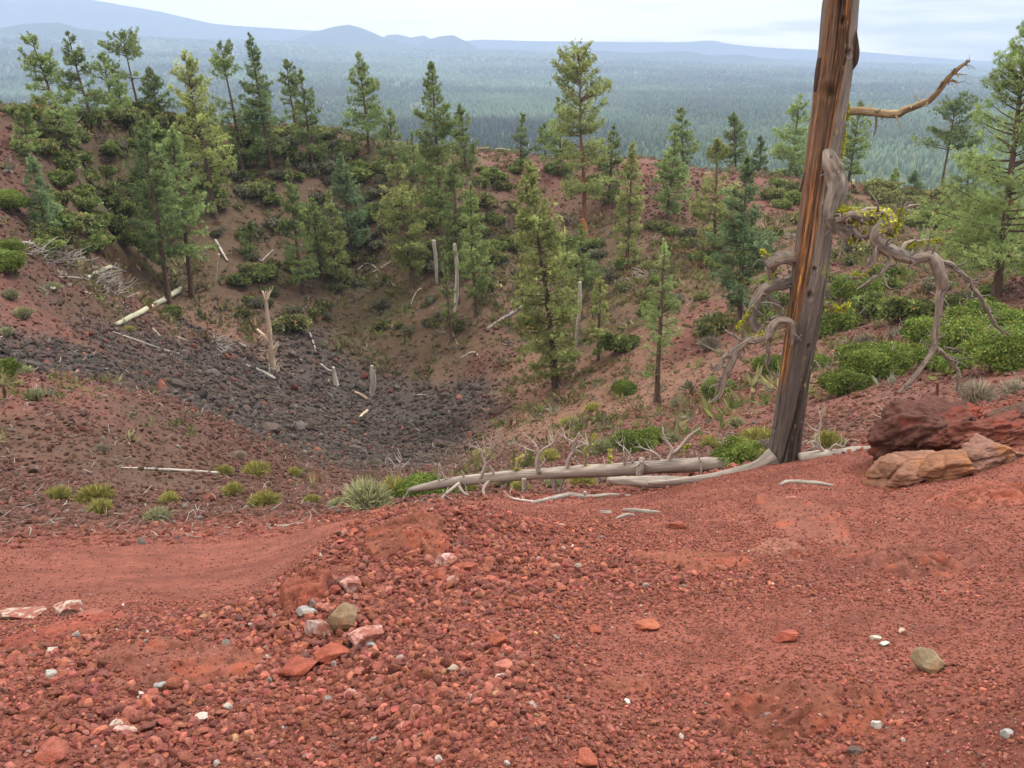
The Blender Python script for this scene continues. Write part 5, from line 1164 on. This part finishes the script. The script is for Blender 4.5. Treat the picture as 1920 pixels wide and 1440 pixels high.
def bristly(seed, n, tone, dry, h=.75):
    """rabbitbrush or sage: a spray of thin upright stems from one foot"""
    g = np.random.default_rng(seed); a = g.uniform(0, 6.28, n); sp = g.random(n) ** .6; base = np.stack([np.cos(a) * .28 * sp, np.sin(a) * .28 * sp, np.full(n, -.05)], -1)
    hh = h * (1 - .45 * sp ** 2) * g.uniform(.6, 1.15, n); tip = np.stack([np.cos(a) * sp * g.uniform(.6, 1.1, n), np.sin(a) * sp * g.uniform(.6, 1.1, n), hh], -1)
    side = unit(np.cross(tip - base, g.normal(size=(n, 3)))) * .012; mid = base * .4 + tip * .6 + np.array([0, 0, .05])
    V = [np.stack([base - side, base + side, mid + side, mid - side], 1).reshape(-1, 3)]; F = [np.arange(n * 4).reshape(-1, 4)]; C = [np.repeat(np.array(dry) * np.exp(g.normal(0, .25, (n, 1))), 4, 0)]
    k = 3; A = unit(tip - mid); cols = np.array(tone) * np.exp(g.normal(0, .22, (n, 1)))
    v, f, c = needle_tufts(mid, A, hh * .55, np.full(n, .030), k, cols, g, .35); V.append(v); F.append(f + n * 4); C.append(c)
    return np.concatenate(V), np.concatenate(F), np.concatenate(C), None

SHRUB = {}
def proto(kind, i):
    key = (kind, i)
    if key not in SHRUB:
        if kind == 'near': V, F, C, st = leafy(100 + i, 34, 400, .060, (.135, .190, .050), .72, .28)
        elif kind == 'green': V, F, C, st = leafy(200 + i, 14, 150, .16, (.150, .195, .068), .46, .26)
        elif kind == 'olive': V, F, C, st = leafy(300 + i, 12, 130, .17, (.160, .180, .076), .44, .26)
        elif kind == 'grey': V, F, C, st = leafy(400 + i, 10, 110, .16, (.170, .178, .120), .44, .24)
        elif kind == 'yellow': V, F, C, st = bristly(500 + i, 420, (.27, .26, .085), (.24, .20, .12))
        elif kind == 'sage': V, F, C, st = bristly(600 + i, 420, (.25, .265, .150), (.26, .23, .18))
        elif kind == 'dry': V, F, C, st = bristly(700 + i, 300, (.25, .22, .17), (.25, .22, .19))
        SHRUB[key] = (make_mesh(kind + '_foliage', V, F, C, False), st)
    return SHRUB[key]
STEMS = {}
def shrub(kind, u, v, wpx, label, group=None, y0=6.0, parts=False, seed=0, name='shrub', hs=1.0, yfix=None, far=118):
    p = ground_hit(u, v, y0) if yfix is None else at(u, v, yfix)
    if p is None or p[1] > far: return None
    if yfix is not None: p = p.copy(); p[2] = terrain(p[0], p[1])[0]
    g = np.random.default_rng(int(seed * 7919 + u * 31 + v * 17) % 99991); i = int(g.integers(0, 4)); me, st = proto(kind, i)
    s = wpx * np.linalg.norm(p) / FPX * .55
    if parts and st is not None:
        o = empty(name, p); f = link('foliage', me, LEAF, o)
        if (kind, i) not in STEMS: STEMS[(kind, i)] = st.build('stems', DEADW, o)
        else: link('stems', STEMS[(kind, i)].data, DEADW, o)
    else: o = link(name, me, LEAF, loc=tuple(p))
    o.scale = (s * g.uniform(.9, 1.15), s * g.uniform(.8, 1.1), s * hs * g.uniform(.8, 1.05)); o.rotation_euler = (g.uniform(-.1, .1), g.uniform(-.1, .1), g.uniform(0, 6.28))
    tag(o, label, 'shrub', group); return o

# the big evergreen bushes on the near right slope and other bushes that stand out, each told apart
for (k, u, v, w, lab, *yy) in [
    ('near', 1580, 738, 100, 'bright green manzanita bush nearest the right side of the dead trunk, lowest of its row'),
    ('near', 1640, 712, 110, 'bright green manzanita bush second up from the trunk in the lower row'),
    ('near', 1690, 690, 110, 'manzanita bush in the lower row just left of the forked hanging limb'),
    ('near', 1760, 690, 90, 'manzanita bush directly behind the fork of the hanging limb'),
    ('near', 1610, 690, 90, 'manzanita bush at the upper edge of the lower row, near the trunk'),
    ('near', 1740, 655, 110, 'manzanita bush crossed by the long hanging limb'),
    ('near', 1820, 672, 130, 'large bright manzanita bush right of the forked hanging limb'),
    ('near', 1890, 690, 130, 'large bright manzanita bush cut by the right border, lowest there'),
    ('near', 1905, 640, 120, 'manzanita bush cut by the right border above the lowest one'),
    ('near', 1840, 625, 120, 'manzanita bush behind the tip of the thin drooping limb'),
    ('near', 1790, 700, 60, 'small manzanita bush at the foot of the large bright ones'),
    ('green', 1650, 590, 90, 'dull green bush in the middle row, right of the dead trunk'),
    ('green', 1710, 600, 100, 'dull green bush in the middle row above the long hanging limb'),
    ('near', 1555, 620, 90, 'low bright bush touching the right side of the trunk at middle height'),
    ('near', 1600, 565, 90, 'bright bush under the lichen covered stub of the dead trunk'),
    ('near', 1535, 690, 50, 'small bush peeping out right of the trunk above the lowest row'),
    ('near', 1345, 745, 80, 'bright manzanita bush at the tip of the gnarled low limb'),
    ('near', 1400, 728, 100, 'bright manzanita bush behind the gnarled low limb', 9.6),
    ('near', 1445, 700, 70, 'bright manzanita bush against the left side of the trunk'),
    ('olive', 1345, 622, 90, 'rounded olive bush alone left of the curled limb'),
    ('near', 1190, 845, 90, 'bright bush just behind the long propped log'),
    ('near', 1222, 832, 60, 'smaller bright bush right of the one behind the propped log'),
    ('near', 1172, 738, 54, 'bright bush low left of the fresh green young pine'),
    ('green', 1165, 660, 80, 'dark bush upper left of the fresh green young pine'),
    ('near', 800, 925, 110, 'bright low bush under the thin end of the propped log', 11.6),
    ('near', 8, 705, 60, 'bright bush on the left border at the red spur'),
    ('near', 12, 390, 60, 'bright bush on the left border high up, above another'),
    ('near', 10, 505, 80, 'bright bush on the left border beside the brushwood'),
    ('near', 18, 478, 50, 'small bright bush joined to the one beside the brushwood'),
    ('olive', 540, 620, 76, 'yellowing round bush right of the shattered snag'),
    ('olive', 560, 608, 50, 'smaller olive bush behind the yellowing round one'),
    ('olive', 860, 618, 40, 'yellow tinged bush by the foot of the spindly pine'),
    ('green', 490, 520, 60, 'dark bush above the shattered snag'),
    ('green', 455, 530, 54, 'dark bush left of the one above the shattered snag'),
    ('green', 322, 590, 40, 'little bush growing over the long pale green log')]:
    shrub(k, u, v, w, lab, 'bushes that stand out', yfix=yy[0] if yy else None, parts=k == 'near' and v > 540, name='manzanita_bush' if k == 'near' else 'bush')
for (k, u, v, w, lab, *yy) in [
    ('yellow', 108, 938, 56, 'yellow bush lowest at the left end of the near slope'), ('yellow', 180, 944, 76, 'widest yellow green bush on the near left slope'), ('yellow', 190, 965, 60, 'yellow bush touching the widest one from below'),
    ('yellow', 318, 942, 44, 'small yellow green bush alone right of the widest one'), ('sage', 298, 978, 56, 'greyish bush lowest on the near left slope'), ('yellow', 438, 928, 50, 'yellow green bush under the end of the bleached log'),
    ('yellow', 498, 950, 70, 'wide yellow green bush left of the big pair by the log'), ('yellow', 585, 945, 44, 'small yellow green bush right of the wide one'), ('sage', 636, 952, 50, 'grey green bush at the left foot of the big pair'),
    ('sage', 690, 955, 120, 'large grey green bush, left of the pair at the thin end of the log'), ('yellow', 745, 935, 100, 'large yellow green bush, right of the pair at the thin end of the log'), ('yellow', 480, 895, 70, 'pale yellow green bush in front of the end of the bleached log'),
    ('yellow', 420, 890, 40, 'pale bush growing over the end of the bleached log'), ('yellow', 552, 892, 36, 'small pale bush on dark rubble right of the bleached log'), ('dry', 450, 858, 36, 'grey dry bush on the dark slope above the bleached log'),
    ('dry', 192, 848, 36, 'grey dry bush high on the near left slope'), ('sage', 66, 748, 40, 'grey green bush on the red spur, lower of two'), ('sage', 48, 702, 34, 'grey green bush on the crest of the red spur'), ('sage', 12, 630, 34, 'green bush on dark rubble at the left border'),
    ('sage', 45, 596, 40, 'grey green bush on the dark slope above the spur'), ('sage', 100, 545, 36, 'grey green bush among red stripes below the brushwood'), ('sage', 20, 560, 36, 'grey bush at the left border on the red slope'), ('yellow', 243, 622, 26, 'tiny yellow green bush under the lower end of the pale green log'),
    ('yellow', 870, 930, 70, 'yellow green bush under the propped log, left part', 11.8), ('sage', 950, 905, 70, 'grey green bush behind the propped log by the lichened stub', 12.2), ('yellow', 905, 862, 50, 'yellow green bush upslope behind the twigs of the log'), ('yellow', 1030, 865, 54, 'yellow green bush behind the tallest white twigs'),
    ('yellow', 1090, 905, 60, 'yellow green bush below the thick part of the propped log', 11.5), ('sage', 1130, 850, 60, 'grey green bush left of the bright bush behind the log'), ('sage', 1262, 830, 50, 'pale bush right of the two bright bushes behind the log'), ('yellow', 1335, 842, 60, 'yellow green bush near the upper end of the propped log'),
    ('yellow', 1400, 870, 90, 'yellow bush close against the left foot of the dead trunk', 9.6), ('yellow', 1420, 830, 80, 'yellow green bush behind the left foot of the dead trunk'), ('sage', 1380, 800, 40, 'grey bush above the yellow ones by the trunk'), ('yellow', 1552, 842, 70, 'yellow green bush right of the foot of the dead trunk'),
    ('dry', 1828, 758, 90, 'pale dry bush right behind the lava block'), ('dry', 1905, 742, 70, 'grey dry bush at the right border behind the lava ledge'), ('sage', 1275, 765, 50, 'grey green bush right of the foot of the fresh young pine'), ('dry', 1560, 560, 60, 'grey leafless bush beside the lichened stub of the trunk'), ('dry', 1620, 650, 60, 'grey leafless bush between rows of manzanita'), ('dry', 1330, 655, 60, 'grey leafless bush under the rounded olive bush'),
    ('yellow', 975, 915, 46, 'straw coloured tuft behind the propped log, left of the tallest white twigs', 11.4), ('sage', 1040, 900, 50, 'grey green tuft behind the propped log below the tallest white twigs', 11.6), ('yellow', 1165, 880, 50, 'straw coloured tuft behind the thick middle of the propped log', 11.4), ('yellow', 1290, 850, 60, 'straw coloured tuft behind the propped log under its forked dead branch', 11.0), ('dry', 1440, 800, 50, 'dry pale tuft just left of the dead trunk', 12.5), ('yellow', 840, 905, 56, 'straw coloured tuft behind the thin end of the propped log', 12.0),
    ('yellow', 1070, 800, 50, 'pale green low bush on the tan slope above the white twigs'), ('yellow', 1110, 770, 40, 'pale yellow low bush higher on the tan slope')]:
    shrub(k, u, v, w, lab, 'rabbitbrush and sage on the near slopes', name='rabbitbrush' if k == 'yellow' else 'sagebrush', y0=5.0, yfix=yy[0] if yy else None)

def in_poly(poly, u, v):
    c = False; j = len(poly) - 1
    for i in range(len(poly)):
        (x1, y1), (x2, y2) = poly[i], poly[j]
        if (y1 > v) != (y2 > v) and u < (x2 - x1) * (v - y1) / (y2 - y1) + x1: c = not c
        j = i
    return c
def fill(poly, n, kinds, wr, label, group, seed, mind=.5):
    g = np.random.default_rng(seed); pts = []; us = [q[0] for q in poly]; vs2 = [q[1] for q in poly]; tries = 0
    while len(pts) < n and tries < n * 60:
        tries += 1; u, v = g.uniform(min(us), max(us)), g.uniform(min(vs2), max(vs2))
        if not in_poly(poly, u, v) or (abs(u - 1597) < 32 and 335 < v < 392): continue
        w = g.uniform(*wr)
        if any((u - a) ** 2 + ((v - b) * 1.6) ** 2 < (mind * (w + c) / 2) ** 2 for a, b, c in pts): continue
        if fbm(np.array([u / 60.0, v / 40.0, seed]), 2, seed) < -.10: continue
        pts.append((u, v, w))
    for (u, v, w) in pts:
        o = shrub(kinds[int(g.integers(0, len(kinds)))], u, v, w, label, group, 12.0, seed=seed, name='bush')
fill([(30, 215), (240, 212), (340, 235), (330, 470), (60, 470), (100, 330)], 62, ['green', 'green', 'olive'], (34, 70), 'dark green bush in the thicket below the rim on the upper crater wall', 'thicket on the upper wall', 41, .40)
fill([(40, 205), (420, 232), (620, 252), (620, 275), (420, 258), (250, 232), (30, 222)], 20, ['olive', 'green'], (34, 60), 'low olive bush along the crest of the rim', 'bushes along the crest', 42)
fill([(340, 240), (620, 270), (780, 300), (770, 470), (560, 470), (400, 440), (335, 330)], 84, ['olive', 'green', 'olive', 'grey'], (28, 58), 'olive bush between the pines on the far crater wall', 'bushes on the far wall', 43, .42)
fill([(430, 470), (800, 470), (850, 620), (700, 640), (560, 590), (440, 590)], 34, ['olive', 'grey', 'olive'], (22, 44), 'small olive bush on the brown floor edge of the crater', 'bushes above the crater floor', 44)
fill([(780, 310), (960, 320), (990, 420), (960, 540), (900, 560), (780, 480)], 34, ['green', 'olive', 'olive'], (30, 56), 'green bush in the shade of the middle pines', 'bushes under the middle pines', 45, .42)
fill([(1000, 440), (1150, 470), (1200, 420), (1330, 440), (1340, 560), (1180, 600), (1100, 520)], 34, ['olive', 'green', 'grey'], (28, 56), 'olive bush scattered on the inner right wall of the crater', 'bushes on the right inner wall', 46)
fill([(1420, 345), (1560, 360), (1720, 355), (1850, 375), (1900, 420), (1700, 440), (1500, 430)], 34, ['olive', 'green', 'olive'], (34, 66), 'low olive bush on the far right part of the rim', 'bushes on the right part of the rim', 47, .42)
fill([(1330, 420), (1480, 440), (1640, 470), (1900, 500), (1900, 590), (1640, 560), (1500, 560), (1450, 620), (1330, 560)], 34, ['green', 'olive', 'grey'], (36, 70), 'bush on the red slope behind the dead trunk', 'bushes behind the dead trunk', 48, .45)
fill([(880, 290), (990, 300), (1200, 300), (1300, 312), (1290, 330), (1000, 345), (900, 330)], 12, ['olive', 'green'], (26, 44), 'low bush beside the path on the far rim', 'bushes by the path', 49)

def build_cover():
    """low dry grass, seedlings and dead brush between the bushes: nobody could count it"""
    g = np.random.default_rng(77); N = 120000
    az = g.uniform(-.70, .70, N); lr = g.uniform(math.log(14), math.log(122), N); r = np.exp(lr); x, y = r * np.sin(az), r * np.cos(az); Z = ground_zone(x, y)
    green = np.clip(1.15 - Z[:, 3] * 1.3, 0, 1) * smooth(20, 60, r) * np.clip(.5 + 2.2 * fbm2(x, y, 6.0, 3, 91), .06, 1)
    keep = g.random(N) < green * (.42 + .4 * smooth(-.12, -.35, az) * smooth(55, 75, r)) * np.where((Z[:, 0] > .125) & (Z[:, 0] > 2.1 * Z[:, 1]), .25, 1) * np.where(Z[:, 0] > .17, .35, 1)
    x, y, r = x[keep], y[keep], r[keep]; n = len(x); z = terrain(x, y)
    tone = np.array([(.13, .14, .055), (.16, .15, .075), (.19, .15, .09), (.15, .15, .115), (.10, .12, .045), (.17, .11, .06)])[g.choice(6, n, p=[.24, .2, .18, .14, .14, .1])] * np.exp(g.normal(0, .2, (n, 1)))
    s = g.uniform(.16, .50, n) * (1 + .5 * smooth(50, 90, r)) * (1 + (g.random(n) < .15) * .7); k = 4
    idx = np.repeat(np.arange(n), k); C = np.stack([x, y, z + .02], -1)[idx] + g.normal(0, 1, (n * k, 3)) * (s[idx] * .45)[:, None] * np.array([1, 1, .15])
    V, F, c = needle_tufts(C, unit(np.array([[0, 0, 1.0]]) + g.normal(0, .4, (n * k, 3))), s[idx], s[idx] * .22, 4, tone[idx], g, .8)
    tag(link('undergrowth', make_mesh('undergrowth', V, F, c), LEAF), 'dry grass and low seedlings covering the crater walls between the bushes', 'undergrowth', kind='stuff'); print('cover', n)
    b = MB(); N = 3600
    az = g.uniform(-.66, .5, N); lr = g.uniform(math.log(9), math.log(105), N); r = np.exp(lr); x, y = r * np.sin(az), r * np.cos(az); Z = ground_zone(x, y); w = np.clip(.5 + 2.5 * fbm2(x, y, 7.0, 3, 95), 0, 1) * np.where(Z[:, 0] > .17, .4, 1)
    k = g.random(N) < w * .55; x, y, r = x[k], y[k], r[k]; z = terrain(x, y)
    for i in range(len(x)):
        a = g.uniform(0, 6.28); l = (.05 + .0075 * r[i]) * g.uniform(.5, 1.6); d = np.array([math.cos(a), math.sin(a), g.uniform(-.15, .6)]) * l; p = np.array([x[i], y[i], z[i] + .02 + .001 * r[i]]); q = .004 + .0004 * r[i]
        b.tube([p, p + d * .5 + g.normal(size=3) * l * .1, p + d], [q, q * .9, q * .4], 4, 4, col=WHITEW * g.uniform(.5, 1.15))
    tag(b.build('twig_litter', DEADW), 'small bleached sticks and chips of wood strewn over the crater slopes', 'litter', kind='stuff')
build_cover()

# ------------------------------------------------------------------ person on the far rim, stake, far clearing
def plain_mat(name, c, rough=.85):
    m, nt, b = new_mat(name, rough, .2); tc = nd(nt, 'ShaderNodeTexCoord'); n = nd(nt, 'ShaderNodeTexNoise', i_Scale=40.0); nt.links.new(tc.outputs['Object'], n.inputs['Vector'])
    mx = nd(nt, 'ShaderNodeMixRGB'); mx.inputs['Color1'].default_value = (*[x * .8 for x in c], 1); mx.inputs['Color2'].default_value = (*[min(1, x * 1.15) for x in c], 1); nt.links.new(n.outputs['Fac'], mx.inputs['Fac']); nt.links.new(mx.outputs['Color'], b.inputs['Base Color']); return m
def skin_figure(name, joints, edges, mat, parent):
    me = bpy.data.meshes.new(name); me.from_pydata([j[:3] for j in joints], edges, []); me.update(); o = link(name, me, mat, parent)
    md = o.modifiers.new('skin', 'SKIN'); 
    for k, j in enumerate(joints): me.skin_vertices[0].data[k].radius = (j[3], j[3] * (j[4] if len(j) > 4 else 1))
    me.skin_vertices[0].data[0].use_root = True
    sd = o.modifiers.new('smooth', 'SUBSURF'); sd.levels = sd.render_levels = 2; return o
def build_person():
    p = ground_hit(1597, 359, 60.0); 
    if p is None or p[1] > 120: p = at(1597, 359, 111); p[2] = terrain(p[0], p[1])[0]
    r = empty('person', p); r.rotation_euler = (0, 0, .5); tag(r, 'small distant person in a light top and dark trousers walking on the far rim', 'person')
    J = [(0, 0, .92, .115, .8), (0, 0, 1.12, .115, .75), (0, 0, 1.36, .145, .65), (0, .0, 1.48, .055), (0, -.01, 1.58, .085, 1.1), (0, -.01, 1.69, .082, 1.1),
         (.17, 0, 1.41, .055), (.22, .08, 1.14, .042), (.20, -.06, .92, .034), (.20, -.10, .84, .03), (-.17, 0, 1.41, .055), (-.22, -.06, 1.14, .042), (-.21, -.16, .92, .034), (-.21, -.2, .84, .03),
         (.09, 0, .86, .09), (.10, -.10, .48, .062), (.10, -.02, .09, .042), (.10, -.16, .04, .036), (-.09, 0, .86, .09), (-.10, .08, .48, .062), (-.10, .26, .13, .042), (-.10, .16, .03, .036)]
    E = [(0, 1), (1, 2), (2, 3), (3, 4), (4, 5), (2, 6), (6, 7), (7, 8), (8, 9), (2, 10), (10, 11), (11, 12), (12, 13), (0, 14), (14, 15), (15, 16), (16, 17), (0, 18), (18, 19), (19, 20), (20, 21)]
    skin_figure('body', J, E, plain_mat('skin', (.48, .27, .19)), r)
    S = [(0, 0, .94, .135, .8), (0, 0, 1.14, .135, .75), (0, 0, 1.37, .16, .68), (.17, 0, 1.41, .072), (.215, .06, 1.20, .06), (-.17, 0, 1.41, .072), (-.215, -.045, 1.20, .06)]
    skin_figure('shirt', S, [(0, 1), (1, 2), (2, 3), (3, 4), (2, 5), (5, 6)], plain_mat('light_cloth', (.50, .62, .42)), r)
    T = [(0, 0, .93, .13, .8), (.09, 0, .86, .105), (.10, -.10, .48, .08), (.10, -.03, .13, .066), (-.09, 0, .86, .105), (-.10, .08, .48, .08), (-.10, .24, .17, .066)]
    skin_figure('trousers', T, [(0, 1), (1, 2), (2, 3), (0, 4), (4, 5), (5, 6)], plain_mat('dark_cloth', (.03, .03, .05)), r)
    v, f = ICO[2]; h = v * np.array([.105, .12, .11]) + np.array([0, .012, 1.685]); h = h; link('hair', make_mesh('hair', np.where((v[:, 1:2] < -.2) & (v[:, 2:3] < .45), h * np.array([.8, .55, 1]) , h), f, None, True), plain_mat('brown_hair', (.16, .075, .035)), r)
    b = MB(); b.tube([(0, .19, 1.0), (0, .21, 1.2), (0, .18, 1.42)], [.11, .14, .10], 10, 8); b.build('backpack', plain_mat('dark_pack', (.025, .04, .035)), r)
build_person()
dead_thing('wooden_stake', 'thin rusty brown stake standing upright behind the lava block', 'stake', ground_hit(1757, 760, 5.0)[1], [(1757, 766, 3), (1757, 742, 3), (1758, 716, 2.6)], (), 720, np.array([.16, .07, .05]), flute=.1)

def build_clearing():
    y = 640.0; x = at(792, 247, y)[0]; t = np.linspace(0, 2 * math.pi, 40, endpoint=False); g = np.random.default_rng(3); r = 1 + .25 * np.sin(3 * t + 1) + .1 * g.normal(size=40)
    px, py = x + 36 * r * np.cos(t), y + 48 * r * np.sin(t); px = np.append(px, x); py = np.append(py, y)
    v = np.stack([px, py, terrain(px, py) + .5], -1); f = np.array([(i, (i + 1) % 40, 40) for i in range(40)])
    o = link('path', make_mesh('path', v, f), plain_mat('bare_gravel', (.34, .25, .21))); tag(o, kind='structure')
build_clearing()
